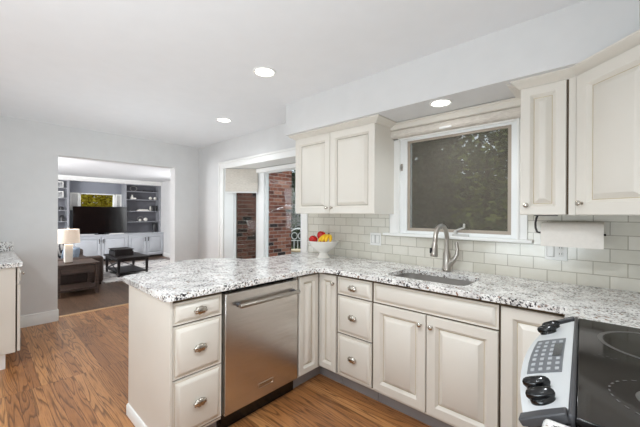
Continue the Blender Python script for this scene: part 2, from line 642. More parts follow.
# window wall with the bay opening and the sink window cut in it
BX0, BX1, BZ1 = -4.18, -2.50, 2.0      # bay opening
WX0, WX1, WZ0, WZ1 = -1.30, -0.425, 1.175, 1.985
m = MB()
T = YW + 0.15
m.box(XD, BX0, YW, T, 0, ZC).box(BX0, BX1, YW, T, BZ1 + 0.03, ZC).box(BX0, BX1, YW, T, 0, 0.42)
m.box(BX1, WX0, YW, T, 0, ZC).box(WX0, WX1, YW, T, 0, WZ0).box(WX0, WX1, YW, T, WZ1, ZC).box(WX1, XR, YW, T, 0, ZC)
struct(m.build('wall_back', 'wall'))
m = MB()
m.box(XO, XD, -2.6, 0.66, 0, ZC).box(XO, XD, 2.08, YW + 0.15, 0, ZC).box(XO, XD, 0.66, 2.08, 2.05, ZC)
struct(m.build('wall_left', 'wall'))
struct(MB().box(XR, XR + 0.15, -2.6, YW + 0.15, 0, ZC).build('wall_right', 'wall'))
m = MB()
m.box(XD, -4.95, -2.75, -2.6, 0, ZC).box(-4.95, -0.1, -2.75, -2.6, 0, 0.5).box(-4.95, -0.1, -2.75, -2.6, 2.2, ZC).box(-0.1, XR + .15, -2.75, -2.6, 0, ZC)
m.box(-4.95, -0.1, -2.72, -2.65, 0.5, 2.2)
struct(m.build('wall_front', 'wall'))
struct(MB().box(XD, -3.86, -0.54, -0.42, 0, ZC).build('wall_side', 'wall'))
# soffit: window wall and range wall
m = MB()
m.box(-2.333, XR, YS, YW, ZS, ZC).box(XS, XR, -0.4, YS, ZS, ZC)
struct(m.build('soffit', 'wall'))
# tiled backsplash on both walls, to the underside of the wall cabinets
m = MB()
m.box(-2.42, -1.405, YW - 0.008, YW, 0.914, 1.36).box(-1.405, -0.368, YW - 0.008, YW, 0.914, 1.155).box(-0.368, XR - 0.008, YW - 0.008, YW, 0.914, 1.36)
struct(m.build('wall_tile', 'tile'))
# baseboards
BBP = [(0, 0), (0.018, 0), (0.018, 0.105), (0.012, 0.115), (0.012, 0.13), (0.0, 0.138)]
struct(MB().profile(BBP, (XD, 0.26, 0), (XD, 0.66, 0), (1, 0, 0)).build('baseboard_left', 'trim'))
struct(MB().profile(BBP, (XD, 2.08, 0), (XD, YW, 0), (1, 0, 0)).build('baseboard_opening', 'trim'))
struct(MB().profile(BBP, (XD, YW, 0), (BX0 - 0.11, YW, 0), (0, -1, 0)).build('baseboard_back', 'trim'))
struct(MB().box(XO, XD, 0.655, 0.66, 0, 0.13).box(XO, XD, 0.66, 0.672, 0, 0.13).build('baseboard_jamb', 'trim'))

# ------------------------------------------------------------------ bay window (window_1)
d45 = math.sqrt(0.5)
A0 = Vector((BX0 + 0.01, YW + 0.01, 0))
BT = 0.36
A1 = Vector((BX0 + 0.01 + BT, YW + 0.01 + BT, 0))
B1 = Vector((BX1 - 0.01 - 0.20, YW + 0.01 + BT, 0))
B0 = Vector((BX1 - 0.01, YW + 0.01, 0))
bay = struct(thing('window_1', 'white bay window beside the peninsula', 'window', (0, 0, 0)))
del bay['category']
m = MB()   # casing around the opening, stepped
for x0, x1 in ((BX0 - 0.11, BX0 + 0.005), (BX1 - 0.005, BX1 + 0.085)):
    m.box(x0, x1, YW - 0.02, YW, 0.0, BZ1 - 0.004)
m.box(BX0 - 0.11, BX1 + 0.085, YW - 0.0205, YW, BZ1 - 0.004, BZ1 + 0.075)
m.box(BX0 - 0.118, BX0 - 0.085, YW - 0.03, YW - 0.001, 0.0, BZ1 + 0.072).box(BX0 - 0.118, BX1 + 0.085, YW - 0.0305, YW - 0.001, BZ1 + 0.072, BZ1 + 0.10)
m.build('casing', 'trim', bay, bevel=0.004)
m = MB()   # head board and seat of the bay
for z0, z1 in ((BZ1, BZ1 + 0.05), (0.40, 0.44)):
    lo = [(p.x, p.y, z0) for p in (A0 + Vector((-0.005, -0.012, 0)), B0 + Vector((0.005, -0.012, 0)), B1 + Vector((0.08, 0.1, 0)), A1 + Vector((-0.08, 0.1, 0)))]
    hi = [(p[0], p[1], z1) for p in lo]
    m.loops([lo, hi])
m.build('head_board', 'trim', bay)


def leaf_window(P, Q, z0, z1, fl, fr, ft, frame_mat, screen=False):
    """frame and glass of one leaf from P to Q (the room lies to the right of P->Q)"""
    d = (Q - P).normalized()
    nrm = Vector((d.y, -d.x, 0))
    L = (Q - P).length
    rz = math.atan2(d.y, d.x)
    mf = MB()

    def bar(a, b, za, zb, t0, t1, mb=None):
        c = P + d * ((a + b) / 2) + nrm * ((t0 + t1) / 2)
        (mb or mf).rbox((c.x, c.y, (za + zb) / 2), b - a, t1 - t0, zb - za, rz)
    fb = 0.07
    e = 0.028
    bar(0, fl, z0, z1, -0.05, 0.03)
    bar(L - fr, L, z0, z1, -0.05, 0.03)
    bar(fl, L - fr, z1 - ft, z1, -0.05, 0.03)
    bar(fl, L - fr, z0, z0 + fb, -0.05, 0.03)
    bar(fl, fl + e, z0 + fb, z1 - ft, -0.04, 0.005)
    bar(L - fr - e, L - fr, z0 + fb, z1 - ft, -0.04, 0.005)
    bar(fl + e, L - fr - e, z1 - ft - e, z1 - ft, -0.04, 0.005)
    bar(fl + e, L - fr - e, z0 + fb, z0 + fb + e, -0.04, 0.005)
    mf.build('frame', frame_mat, bay, bevel=0.003)
    mg = MB()
    bar(fl + e - 0.004, L - fr - e + 0.004, z0 + fb + 0.02, z1 - ft - 0.02, -0.022, -0.018, mg)
    mg.build('pane', 'glass', bay)
    if screen:
        mg = MB()
        bar(fl + e - 0.004, L - fr - e + 0.004, z0 + fb + 0.02, z1 - ft - 0.02, -0.036, -0.034, mg)
        mg.build('insect_screen', 'dark_screen', bay)


leaf_window(A0, A1, 0.44, BZ1, 0.135, 0.018, 0.075, 'pvc', True)
leaf_window(A1, B1, 0.44, BZ1, 0.145, 0.02, 0.05, 'pvc')
leaf_window(B1, B0, 0.44, BZ1, 0.05, 0.05, 0.075, 'pvc')
# outer skirt below the seat
m = MB()
for P, Q in ((A0, A1), (A1, B1), (B1, B0)):
    c = (P + Q) / 2
    d = Q - P
    m.rbox((c.x, c.y, 0.1), d.length, 0.06, 0.66, math.atan2(d.y, d.x))
m.build('skirt', 'trim', bay)
# roman shade on the left leaf, roller rail over the middle leaf
d = (A1 - A0).normalized()
nr = Vector((d.y, -d.x, 0))
sh = thing('roman_shade', 'linen roman shade pulled up over the narrow angled bay window', 'window shade', (A0.x, A0.y, 1.7))
m = MB()
L = (A1 - A0).length
prof = [(0.034, 1.995), (0.05, 1.99), (0.052, 1.87), (0.058, 1.80), (0.062, 1.785), (0.055, 1.772), (0.056, 1.72), (0.066, 1.685), (0.068, 1.665), (0.055, 1.655), (0.034, 1.655)]
lps = []
for t in (0.02, L - 0.02):
    lps.append([A0 + d * t + nr * o + Vector((0, 0, z)) for o, z in prof])
m.loops(lps)
m.build('fabric', 'linen', sh)
m = MB()
c = A0 + d * (L / 2) + nr * 0.063
m.rbox((c.x, c.y, 1.648), L - 0.04, 0.014, 0.018, math.atan2(d.y, d.x))
m.build('bottom_rail', 'trim', sh)
rl = MB().box(A1.x + 0.03, B1.x - 0.03, A1.y - 0.085, A1.y - 0.035, BZ1 - 0.07, BZ1 - 0.008).build('shade_cassette', 'trim', bevel=0.01, seg=3)
tag(rl, 'white shade cassette across the top of the middle bay window', 'window shade')

# ------------------------------------------------------------------ sink window (window_2)
win = struct(thing('window_2', 'picture window above the sink', 'window', (0, 0, 0)))
del win['category']
m = MB()
m.box(-1.394, -1.30, YW - 0.022, YW, 1.165, 2.06).box(-0.425, -0.368, YW - 0.022, YW, 1.165, 2.06).box(-1.394, -0.368, YW - 0.022, YW, 1.975, 2.06)
m.box(-1.31, -1.296, YW - 0.03, YW, 1.165, 1.99).box(-0.429, -0.415, YW - 0.03, YW, 1.165, 1.99)
m.build('casing', 'trim', win, bevel=0.003)
m = MB()
m.box(-1.445, -0.336, YW - 0.055, YW + 0.04, 1.150, 1.172)
m.build('sill', 'trim', win, bevel=0.006, seg=3)
m = MB()   # deep white sash frame
x0, x1, z0, z1 = -1.30, -0.425, 1.172, 1.985
m.box(x0, -1.236, YW - 0.004, YW + 0.09, z0, z1).box(-0.466, x1, YW - 0.004, YW + 0.09, z0, z1)
m.box(-1.236, -0.466, YW - 0.004, YW + 0.09, z0, 1.198).box(-1.236, -0.466, YW - 0.004, YW + 0.09, 1.958, z1)
m.build('frame', 'pvc', win, bevel=0.003)
m = MB()
m.box(-1.236, -1.214, YW + 0.002, YW + 0.02, 1.198, 1.958).box(-0.488, -0.466, YW + 0.002, YW + 0.02, 1.198, 1.958)
m.box(-1.214, -0.488, YW + 0.002, YW + 0.02, 1.198, 1.222).box(-1.214, -0.488, YW + 0.002, YW + 0.02, 1.94, 1.958)
m.build('screen_frame', 'tan', win, bevel=0.002)
MB().box(-1.216, -0.486, YW + 0.008, YW + 0.010, 1.220, 1.942).build('insect_screen', 'mesh_screen', win)
MB().box(-1.236, -0.466, YW + 0.062, YW + 0.067, 1.198, 1.958).build('pane', 'glass', win)
# crank handle on the sill and catch on the left jamb
m = MB()
m.box(-0.85, -0.735, YW - 0.03, YW - 0.006, 1.172, 1.188)
m.lathe([(0.014, 0), (0.014, 0.02), (0.009, 0.03)], (-0.83, YW - 0.018, 1.186), 12)
m.tube([(-0.83, YW - 0.018, 1.21), (-0.815, YW - 0.022, 1.22), (-0.785, YW - 0.028, 1.232), (-0.765, YW - 0.03, 1.238)], [0.007, 0.007, 0.006, 0.006], 8)
m.tube([(-0.765, YW - 0.03, 1.235), (-0.762, YW - 0.034, 1.268)], [0.009, 0.008], 8)
m.build('crank', 'slotpale', win, bevel=0.002)
m = MB()
m.box(-1.292, -1.276, YW - 0.012, YW - 0.003, 1.71, 1.77)
m.tube([(-1.284, YW - 0.01, 1.742), (-1.27, YW - 0.045, 1.748)], [0.008, 0.007], 8)
m.build('catch', 'steel', win)
# blind cassette over the window: shaped cornice
bl = thing('window_blind', 'cream blind rolled up under its cornice above the sink window', 'blind', (-0.9, YW - 0.05, 2.0))
m = MB()
m.loops([[(x, YW - o, z) for o, z in ((0.0, 2.107), (0.098, 2.107), (0.1, 2.098), (0.088, 2.092), (0.086, 2.058), (0.078, 2.052), (0.0, 2.05))] for x in (-1.392, -0.366)])
m.build('cornice', 'cream', bl)
m = MB()
lp = [(0.0, 2.05), (0.07, 2.05), (0.082, 2.04), (0.087, 2.02), (0.082, 2.0), (0.068, 1.988), (0.0, 1.986)]
m.loops([[(x, YW - o, z) for o, z in lp] for x in (-1.392, -0.366)])
m.build('rolled_fabric', 'linen', bl)
MB().box(-0.93, -0.84, YW - 0.095, YW - 0.08, 1.99, 2.006).build('pull_tab', 'trim', bl, bevel=0.003)

# ------------------------------------------------------------------ cabinetry helpers
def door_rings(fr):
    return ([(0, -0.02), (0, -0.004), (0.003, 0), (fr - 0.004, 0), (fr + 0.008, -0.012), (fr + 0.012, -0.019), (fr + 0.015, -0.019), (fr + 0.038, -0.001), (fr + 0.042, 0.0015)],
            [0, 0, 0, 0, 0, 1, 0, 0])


DRAWER = ([(0, -0.02), (0, -0.009), (0.004, -0.009), (0.011, -0.010), (0.013, -0.010), (0.033, 0.005), (0.036, 0.006)], [0, 0, 0, 1, 0, 0])


def door(parent, O, u, n, w, h, fr=0.052, name='door', rings=None):
    r, mi = rings or door_rings(fr)
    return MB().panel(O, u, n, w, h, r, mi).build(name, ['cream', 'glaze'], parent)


def round_knob(parent, P, n):
    """small mushroom knob whose axis is n"""
    n = Vector(n).normalized()
    q = n.to_track_quat('Z', 'Y')
    mb = MB()
    mb.lathe([(0.009, 0), (0.009, 0.002), (0.005, 0.004), (0.005, 0.012), (0.012, 0.016), (0.0145, 0.021), (0.013, 0.026), (0.007, 0.029), (0.001, 0.030)], n=18)
    for v in mb.bm.verts:
        v.co = Vector(P) + q @ v.co
    return mb.build('knob', 'knob', parent, smooth=60)


def oval_knob(parent, P, n, u):
    """oval twisted knob: long axis along u, swirl ridges over its face"""
    P, n, u = Vector(P), Vector(n), Vector(u)
    z = Vector((0, 0, 1))
    mb = MB()
    lps = []
    N = 40
    for r, h in ((0.006, 0), (0.006, 0.008), (0.018, 0.010), (0.021, 0.016), (0.0195, 0.022), (0.014, 0.027), (0.007, 0.0295), (0.001, 0.030)):
        lp = []
        for i in range(N):
            a = 2 * PI * i / N
            rr = r * (1 + (0.10 * math.sin(8 * a + h * 160) if h > 0.009 else 0))
            lp.append(P + n * h + u * (rr * 1.8 * math.cos(a)) + z * (rr * 1.12 * math.sin(a)))
        lps.append(lp)
    mb.loops(lps)
    return mb.build('knob', 'knob', parent, smooth=60)


# ------------------------------------------------------------------ base cabinets
XP = -1.6725       # peninsula door faces
YD = 1.846         # sink run door faces
CB = 0.880         # top of cabinet boxes
UY, NX = (0, 1, 0), (1, 0, 0)
UX, NY = (1, 0, 0), (0, -1, 0)

# peninsula drawer cabinet with its tall end panel
c = thing('base_cabinet', 'cream three drawer base cabinet at the open end of the peninsula', 'cabinet', (-2.0, 0.83, 0))
m = MB()
m.box(-2.336, XP - 0.024, 0.688, 0.985, 0.10, CB).box(-2.336, -1.75, 0.700, 0.985, 0.0, 0.10)
m.build('body', 'cream', c, bevel=0.002)
m = MB().box(-2.336, XP - 0.002, 0.676, 0.690, 0.085, CB)
m.box(-2.336, -1.74, 0.676, 0.690, 0, 0.085)
m.build('end_panel', 'cream', c)
MB().profile([(0, 0), (0.012, 0), (0.012, 0.06), (0.006, 0.07), (0, 0.072)], (-2.336, 0.676, 0), (-1.74, 0.676, 0), (0, -1, 0)).build('base_moulding', 'trim', c)
MB().box(XP - 0.0245, XP - 0.021, 0.692, 0.984, 0.115, CB).build('reveal', 'seam', c)
for z0, z1 in ((0.738, 0.857), (0.448, 0.730), (0.128, 0.440)):
    dr = door(c, (XP, 0.694, z0), UY, NX, 0.284, z1 - z0, name='drawer', rings=DRAWER)
    oval_knob(dr, (XP, 0.836, (z0 + z1) / 2), NX, UY)
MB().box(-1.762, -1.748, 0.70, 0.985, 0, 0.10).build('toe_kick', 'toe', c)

# dishwasher
c = thing('dishwasher', 'stainless steel dishwasher with a bar handle built into the peninsula', 'dishwasher', (-2.0, 1.3, 0))
MB().box(-2.29, XP - 0.05, 1.0, 1.6, 0.05, CB).build('body', 'black', c)
m = MB()
m.loops([[(XP - 0.05, y, z) for y, z in ((0.998, 0.115), (1.598, 0.115), (1.598, 0.852), (0.998, 0.852))],
         [(XP - 0.004, y, z) for y, z in ((0.998, 0.115), (1.598, 0.115), (1.598, 0.852), (0.998, 0.852))],
         [(XP + 0.002, y, z) for y, z in ((1.002, 0.119), (1.594, 0.119), (1.594, 0.848), (1.002, 0.848))]])
dd = m.build('door', 'stainless', c, bevel=0.003)
MB().box(-2.29, XP - 0.055, 1.0, 1.6, 0.852, CB).build('top_gap', 'black', c)
m = MB()
m.tube([(XP + 0.045, 1.070, 0.772), (XP + 0.045, 1.30, 0.772), (XP + 0.045, 1.570, 0.772)], 0.013, 14)
hb = m.build('handle', 'steel', dd, smooth=50)
for y in (1.088, 1.552):
    mm = MB()
    mm.lathe([(0.017, 0), (0.013, 0.006), (0.010, 0.02), (0.010, 0.047)], (XP, y, 0.772), 14, 'x')
    mm.build('handle_post', 'charcoal', dd, smooth=50)
m = MB()
m.loops([[(XP + 0.001 + dx, y, z) for y, z in ((1.245 + i, 0.185 + i), (1.365 - i, 0.185 + i), (1.365 - i, 0.215 - i), (1.245 + i, 0.215 - i))] for dx, i in ((0, 0), (0.005, 0), (0.005, 0.004), (0.003, 0.005))])
m.build('badge', 'knob', dd)
MB().box(-1.76, -1.735, 0.986, 1.611, 0.0, 0.105).build('toe_kick', 'black', c)

# blind corner cabinet: one door on each run
c = thing('corner_cabinet', 'cream corner base cabinet with two narrow doors meeting at the inside corner', 'cabinet', (-1.9, 2.0, 0))
m = MB()
m.box(-2.336, XP - 0.024, 1.612, YW - 0.012, 0.10, CB).box(XP - 0.024, -1.508, YD + 0.024, YW - 0.012, 0.10, CB)
m.build('body', 'cream', c, bevel=0.002)
m = MB().box(XP - 0.0245, XP - 0.021, 1.612, YD, 0.115, CB)
m.box(XP, -1.508, YD + 0.021, YD + 0.0245, 0.115, CB)
m.build('reveal', 'seam', c)
door(c, (XP, 1.618, 0.118), UY, NX, 0.205, 0.742, 0.045)
dr = door(c, (XP - 0.018, YD, 0.118), UX, NY, 0.176, 0.742, 0.045)
round_knob(dr, (-1.535, YD, 0.80), NY)
m = MB().box(-1.762, -1.748, 1.62, 1.94, 0, 0.10).box(-1.762, -1.508, 1.926, 1.94, 0, 0.10)
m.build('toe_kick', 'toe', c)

# three-drawer stack
c = thing('base_cabinet', 'cream three drawer base cabinet between the corner doors and the sink doors', 'cabinet', (-1.35, 2.1, 0))
MB().box(-1.505, -1.183, YD + 0.024, YW - 0.012, 0.10, CB).build('body', 'cream', c, bevel=0.002)
MB().box(-1.505, -1.183, YD + 0.021, YD + 0.0245, 0.115, CB).build('reveal', 'seam', c)
for z0, z1 in ((0.728, 0.858), (0.436, 0.718), (0.122, 0.426)):
    dr = door(c, (-1.499, YD, z0), UX, NY, 0.304, z1 - z0, name='drawer', rings=DRAWER)
    oval_knob(dr, (-1.347, YD, (z0 + z1) / 2), NY, UX)
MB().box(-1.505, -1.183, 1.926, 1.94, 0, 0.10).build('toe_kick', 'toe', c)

# sink cabinet
c = thing('sink_cabinet', 'cream sink base cabinet with a long false front over two doors', 'cabinet', (-0.8, 2.1, 0))
m = MB()
m.box(-1.18, -0.402, YD + 0.024, YW - 0.012, 0.10, 0.66).box(-1.18, -1.165, YD + 0.024, YW - 0.012, 0.66, CB).box(-0.417, -0.402, YD + 0.024, YW - 0.012, 0.66, CB).box(-1.165, -0.417, YD + 0.024, YD + 0.045, 0.66, CB)
m.build('body', 'cream', c)
MB().box(-1.18, -0.402, YD + 0.021, YD + 0.0245, 0.115, CB).build('reveal', 'seam', c)
door(c, (-1.178, YD, 0.728), UX, NY, 0.772, 0.13, name='false_front', rings=DRAWER)
d1 = door(c, (-1.178, YD, 0.122), UX, NY, 0.376, 0.596, 0.058)
round_knob(d1, (-0.835, YD, 0.655), NY)
d2 = door(c, (-0.796, YD, 0.122), UX, NY, 0.390, 0.596, 0.058)
round_knob(d2, (-0.765, YD, 0.655), NY)
MB().box(-1.18, -0.402, 1.926, 1.94, 0, 0.10).build('toe_kick', 'toe', c)

# cabinet between the sink and the range
c = thing('base_cabinet', 'cream base cabinet with one tall panelled door next to the range', 'cabinet', (0.0, 2.1, 0))
MB().box(-0.399, XR - 0.012, YD + 0.024, YW - 0.012, 0.10, CB).box(-0.02, XR - 0.012, 1.66, YD + 0.024, 0.1, CB).build('body', 'cream', c)
MB().box(-0.399, -0.03, YD + 0.021, YD + 0.0245, 0.115, CB).build('reveal', 'seam', c)
door(c, (-0.394, YD, 0.122), UX, NY, 0.36, 0.736, 0.058)
MB().box(-0.399, -0.02, 1.926, 1.94, 0, 0.10).build('toe_kick', 'toe', c)


# ------------------------------------------------------------------ countertop
def arc(cx, cy, r, a0, a1, n=6):
    return [(cx + r * math.cos(math.radians(a0 + (a1 - a0) * i / n)), cy + r * math.sin(math.radians(a0 + (a1 - a0) * i / n))) for i in range(n + 1)]


def slab(mb, outer, z0, z1, hole=None):
    bm = mb.bm
    edges = []
    for lp in [outer] + ([hole] if hole else []):
        vs = [bm.verts.new((x, y, z1)) for x, y in lp]
        edges += [bm.edges.new((vs[i], vs[(i + 1) % len(vs)])) for i in range(len(vs))]
    g = bmesh.ops.triangle_fill(bm, edges=edges, use_beauty=True, use_dissolve=False)
    fs = [f for f in g['geom'] if isinstance(f, bmesh.types.BMFace)]
    ex = bmesh.ops.extrude_face_region(bm, geom=fs)
    vv = [v for v in ex['geom'] if isinstance(v, bmesh.types.BMVert)]
    bmesh.ops.translate(bm, verts=vv, vec=(0, 0, z0 - z1))
    return mb


out = []
out += arc(-1.68, 0.68, 0.036, -90, 0, 4)                        # near right corner
out += list(reversed(arc(-1.56, 1.73, 0.085, 90, 180, 6)))       # rounded inside corner
out += [(-0.118, 1.815), (-0.118, 1.664), (XR - 0.005, 1.664), (XR - 0.005, YW - 0.0085), (-2.405, YW - 0.0085)]
out += [(-2.425, 2.2), (-2.41, 1.9), (-2.42, 1.76), (-2.46, 1.67), (-2.57, 1.63), (-2.68, 1.54), (-2.755, 1.40), (-2.775, 1.27), (-2.745, 1.15), (-2.66, 1.06), (-2.55, 0.98), (-2.47, 0.90), (-2.425, 0.80), (-2.405, 0.715), (-2.39, 0.665), (-2.36, 0.645)]
hole = arc(-1.06, 1.995, 0.075, 180, 270, 5) + arc(-0.67, 1.995, 0.075, 270, 360, 5) + arc(-0.67, 2.195, 0.075, 0, 90, 5) + arc(-1.06, 2.195, 0.075, 90, 180, 5)
m = slab(MB(), out, CB, 0.914, hole)
ct = m.build('countertop', 'granite', bevel=0.012, seg=3)
tag(ct, 'white speckled granite worktop running over the peninsula and under the window', 'countertop')
m = slab(MB(), [(-0.092, 0.0), (XR - 0.005, 0.0), (XR - 0.005, 0.812), (-0.092, 0.812)], CB, 0.914)
tag(m.build('countertop', 'granite', bevel=0.012, seg=3), 'short piece of speckled granite worktop on the near side of the range', 'countertop')
c = thing('base_cabinet', 'cream base cabinet under the granite on the near side of the range', 'cabinet', (0.2, 0.4, 0))
MB().box(-0.045, XR - 0.012, 0.01, 0.78, 0.10, CB).build('body', 'cream', c)
door(c, (-0.07, 0.77, 0.122), (0, -1, 0), (-1, 0, 0), 0.37, 0.736, 0.058)
door(c, (-0.07, 0.385, 0.122), (0, -1, 0), (-1, 0, 0), 0.37, 0.736, 0.058)
MB().box(0.02, 0.035, 0.01, 0.78, 0, 0.10).build('toe_kick', 'toe', c)

# sink
m = MB()
def rr(i, z):
    r = max(0.02, 0.082 - i)
    x0, x1, y0, y1 = -1.142 + i, -0.588 - i, 1.913 + i, 2.277 - i
    return [(x, y, z) for x, y in arc(x0 + r, y0 + r, r, 180, 270, 5) + arc(x1 - r, y0 + r, r, 270, 360, 5) + arc(x1 - r, y1 - r, r, 0, 90, 5) + arc(x0 + r, y1 - r, r, 90, 180, 5)]
m.loops([rr(-0.012, 0.8765), rr(0, 0.878), rr(0.006, 0.70), rr(0.018, 0.682), rr(0.05, 0.676)], cap0=False)
MAT['sinksteel'] = plain('satin_sink_steel', (190, 186, 182), 0.42, 0.85, var=0.04)
sk = m.build('sink', 'sinksteel', recalc=True)
tag(sk, 'undermounted stainless steel sink bowl set into the granite', 'sink')
dr = MB().lathe([(0.0435, 0.677), (0.045, 0.681), (0.03, 0.680), (0.001, 0.678)], (-0.865, 2.12, 0), 24).build('drain', 'charcoal', sk)

# faucet
FX, FY = -0.864, 2.365
c = thing('faucet', 'brushed nickel pull down faucet with a gooseneck spout and side lever', 'faucet', (FX, FY, 0.914))
m = MB()
m.lathe([(0.031, 0.914), (0.034, 0.922), (0.030, 0.928), (0.029, 0.99), (0.025, 1.04), (0.019, 1.07)], (FX, FY, 0), 20)
m.build('base', 'steel', c, smooth=50)
pts = [(FX, FY, 1.05), (FX, FY, 1.15)]
for i in range(1, 12):
    a = PI * i / 12 * 0.94
    pts.append((FX, FY - 0.112 + 0.112 * math.cos(a), 1.150 + 0.105 * math.sin(a)))
pts.append((FX, FY - 0.228, 1.130))
MB().tube(pts, 0.0165, 14).build('spout', 'steel', c, smooth=60)
m = MB()
m.tube([(FX, FY - 0.226, 1.14), (FX, FY - 0.230, 1.125), (FX, FY - 0.237, 1.08), (FX, FY - 0.241, 1.05), (FX, FY - 0.242, 1.045)], [0.017, 0.021, 0.025, 0.027, 0.023], 16)
hd = m.build('spray_head', 'steel', c, smooth=50)
MB().rbox((FX - 0.014, FY - 0.2585, 1.088), 0.018, 0.012, 0.036, 0.5).build('spray_button', 'black', hd, bevel=0.003)
m = MB()
m.tube([(FX + 0.012, FY - 0.004, 0.955), (FX + 0.035, FY - 0.004, 0.985), (FX + 0.06, FY - 0.004, 1.01)], [0.022, 0.022, 0.020], 12)
m.tube([(FX + 0.055, FY - 0.004, 1.005), (FX + 0.075, FY - 0.004, 1.045), (FX + 0.078, FY - 0.004, 1.085), (FX + 0.070, FY - 0.004, 1.125), (FX + 0.068, FY - 0.004, 1.135)], [0.018, 0.015, 0.012, 0.014, 0.010], 12)
m.build('lever', 'steel', c, smooth=60)

# ------------------------------------------------------------------ wall cabinets
YU = 2.13
UB, UT = 1.337, 2.085
CROWN = [(0, 0), (0.006, 0), (0.010, 0.006), (0.020, 0.010), (0.034, 0.020), (0.050, 0.026), (0.056, 0.029), (0.062, 0.033), (0.062, 0.041), (0, 0.041)]
CZ = ZS - 0.0425

c = thing('wall_cabinet', 'cream two door wall cabinet hung to the left of the window', 'cabinet', (-1.8, 2.3, UB))
MB().box(-2.277, -1.350, YU + 0.022, YW, UB, ZS - 0.001).build('body', 'cream', c, bevel=0.002)
MB().box(-2.274, -1.353, YU + 0.019, YU + 0.0225, UB + 0.004, CZ).build('reveal', 'seam', c)
a = door(c, (-2.275, YU, UB + 0.002), UX, NY, 0.449, CZ - UB - 0.004, 0.06)
round_knob(a, (-1.852, YU, UB + 0.055), NY)
a = door(c, (-1.822, YU, UB + 0.002), UX, NY, 0.470, CZ - UB - 0.004, 0.06)
round_knob(a, (-1.795, YU, UB + 0.055), NY)
m = MB()
m.profile(CROWN, (-2.277, YU + 0.012, CZ), (-1.350, YU + 0.012, CZ), (0, -1, 0), mitre=(-0.7, 1))
m.profile(CROWN, (-1.350, YU + 0.012, CZ), (-1.350, YW, CZ), (1, 0, 0), mitre=(-1, 0))
m.profile(CROWN, (-2.277, YW, CZ), (-2.277, YU + 0.012, CZ), (-1, 0, 0), mitre=(0, 0.7))
m.build('crown', 'cream', c, smooth=20)

c = thing('wall_cabinet', 'narrow cream single door wall cabinet to the right of the window', 'cabinet', (-0.25, 2.3, UB))
MB().box(-0.362, -0.107, YU + 0.022, YW, UB, ZS - 0.001).build('body', 'cream', c, bevel=0.002)
MB().box(-0.145, -0.138, YU + 0.014, YU + 0.0225, UB + 0.004, CZ).build('reveal', 'seam', c)
MB().box(-0.137, -0.107, YU + 0.006, YU + 0.0225, UB + 0.002, CZ).build('filler_strip', 'cream', c)
a = door(c, (-0.358, YU, UB + 0.002), UX, NY, 0.211, CZ - UB - 0.004, 0.05)
round_knob(a, (-0.327, YU, UB + 0.055), NY)
m = MB()
m.profile(CROWN, (-0.362, YU + 0.012, CZ), (-0.100, YU + 0.012, CZ), (0, -1, 0), mitre=(-0.62, -0.414))
m.profile(CROWN, (-0.362, YW, CZ), (-0.362, YU + 0.012, CZ), (-1, 0, 0), mitre=(0, 0.62))
m.build('crown', 'cream', c, smooth=20)

# diagonal corner wall cabinet
P0 = Vector((-0.100, YU + 0.012, 0))
DL = 0.42
du = Vector((d45, -d45, 0))
dn = Vector((-d45, -d45, 0))
P1 = P0 + du * DL
c = thing('wall_cabinet', 'cream diagonal corner wall cabinet with one large panelled door', 'cabinet', (0.2, 2.1, UB))
m = MB()
poly = [(P0.x, P0.y), (P1.x, P1.y), (XR, P1.y), (XR, YW), (P0.x, YW)]
m.loops([[(x, y, UB) for x, y in poly], [(x, y, ZS - 0.001) for x, y in poly]])
m.build('body', 'cream', c)
a = door(c, P0 + du * 0.012 + dn * 0.022 + Vector((0, 0, UB + 0.002)), du, dn, 0.395, CZ - UB - 0.004, 0.064)
kp = P0 + du * 0.05 + dn * 0.022
round_knob(a, (kp.x, kp.y, UB + 0.062), dn)
m = MB()
m.profile(CROWN, (P0.x, P0.y, CZ), (P1.x, P1.y, CZ), dn, mitre=(0.414, 0.3))
m.build('crown', 'cream', c, smooth=20)
# ------------------------------------------------------------------ range
RY0, RY1 = 0.822, 1.640
c = thing('range', 'slide in electric range with a black glass cooktop and sloping front controls', 'range', (0.2, 1.22, 0))
MB().box(-0.05, XR - 0.03, RY0 + 0.005, RY1 - 0.004, 0.06, 0.900).build('body', 'rangewhite', c)
MB().box(-0.055, XR - 0.03, RY0 + 0.012, RY1 - 0.004, 0.900, 0.925).build('cooktop', 'cook', c, bevel=0.003)
ck = c.children[-1]


def annulus(mb, cx, cy, r0, r1, z, n=48, a0=0, a1=2 * PI):
    for i in range(n):
        t0, t1 = a0 + (a1 - a0) * i / n, a0 + (a1 - a0) * (i + 1) / n
        q = [(cx + r * math.cos(t), cy + r * math.sin(t), z) for r, t in ((r0, t0), (r1, t0), (r1, t1), (r0, t1))]
        mb.face([mb.bm.verts.new(p) for p in q])
    return mb


m = annulus(MB(), 0.145, 1.425, 0.137, 0.150, 0.9255)
m.build('burner_ring', 'ring', ck)
m = MB()
for i in range(30):
    annulus(m, 0.115, 1.02, 0.108, 0.112, 0.9255, 2, 2 * PI * i / 30, 2 * PI * (i + 0.5) / 30)
m.build('burner_ring', 'ring', ck)
m = annulus(MB(), 0.115, 1.02, 0.0, 0.066, 0.9254)
m.build('burner_centre', 'ring', ck)
m = MB()
for i in range(6):
    annulus(m, -0.015 + 0.009 * i, 1.235 + 0.012 * (i % 2), 0.0015, 0.003, 0.9255, 8)
m.build('heat_marks', 'ring', ck)


def pt(t, s, off=0.0):
    """point on the sloping control face: t along the range, s from the glass edge outward"""
    y = RY0 + 0.035 + t * (RY1 - 0.065 - RY0 - 0.035)
    xb = -0.148 - 0.038 * (1 - (2 * t - 1) ** 2)
    xt = -0.068
    x = xt + (xb - xt) * s
    z = 0.925 - 0.040 * s - 0.006 * s * s
    nx, nz = -0.42, 0.91
    return Vector((x + nx * off, y, z + nz * off))


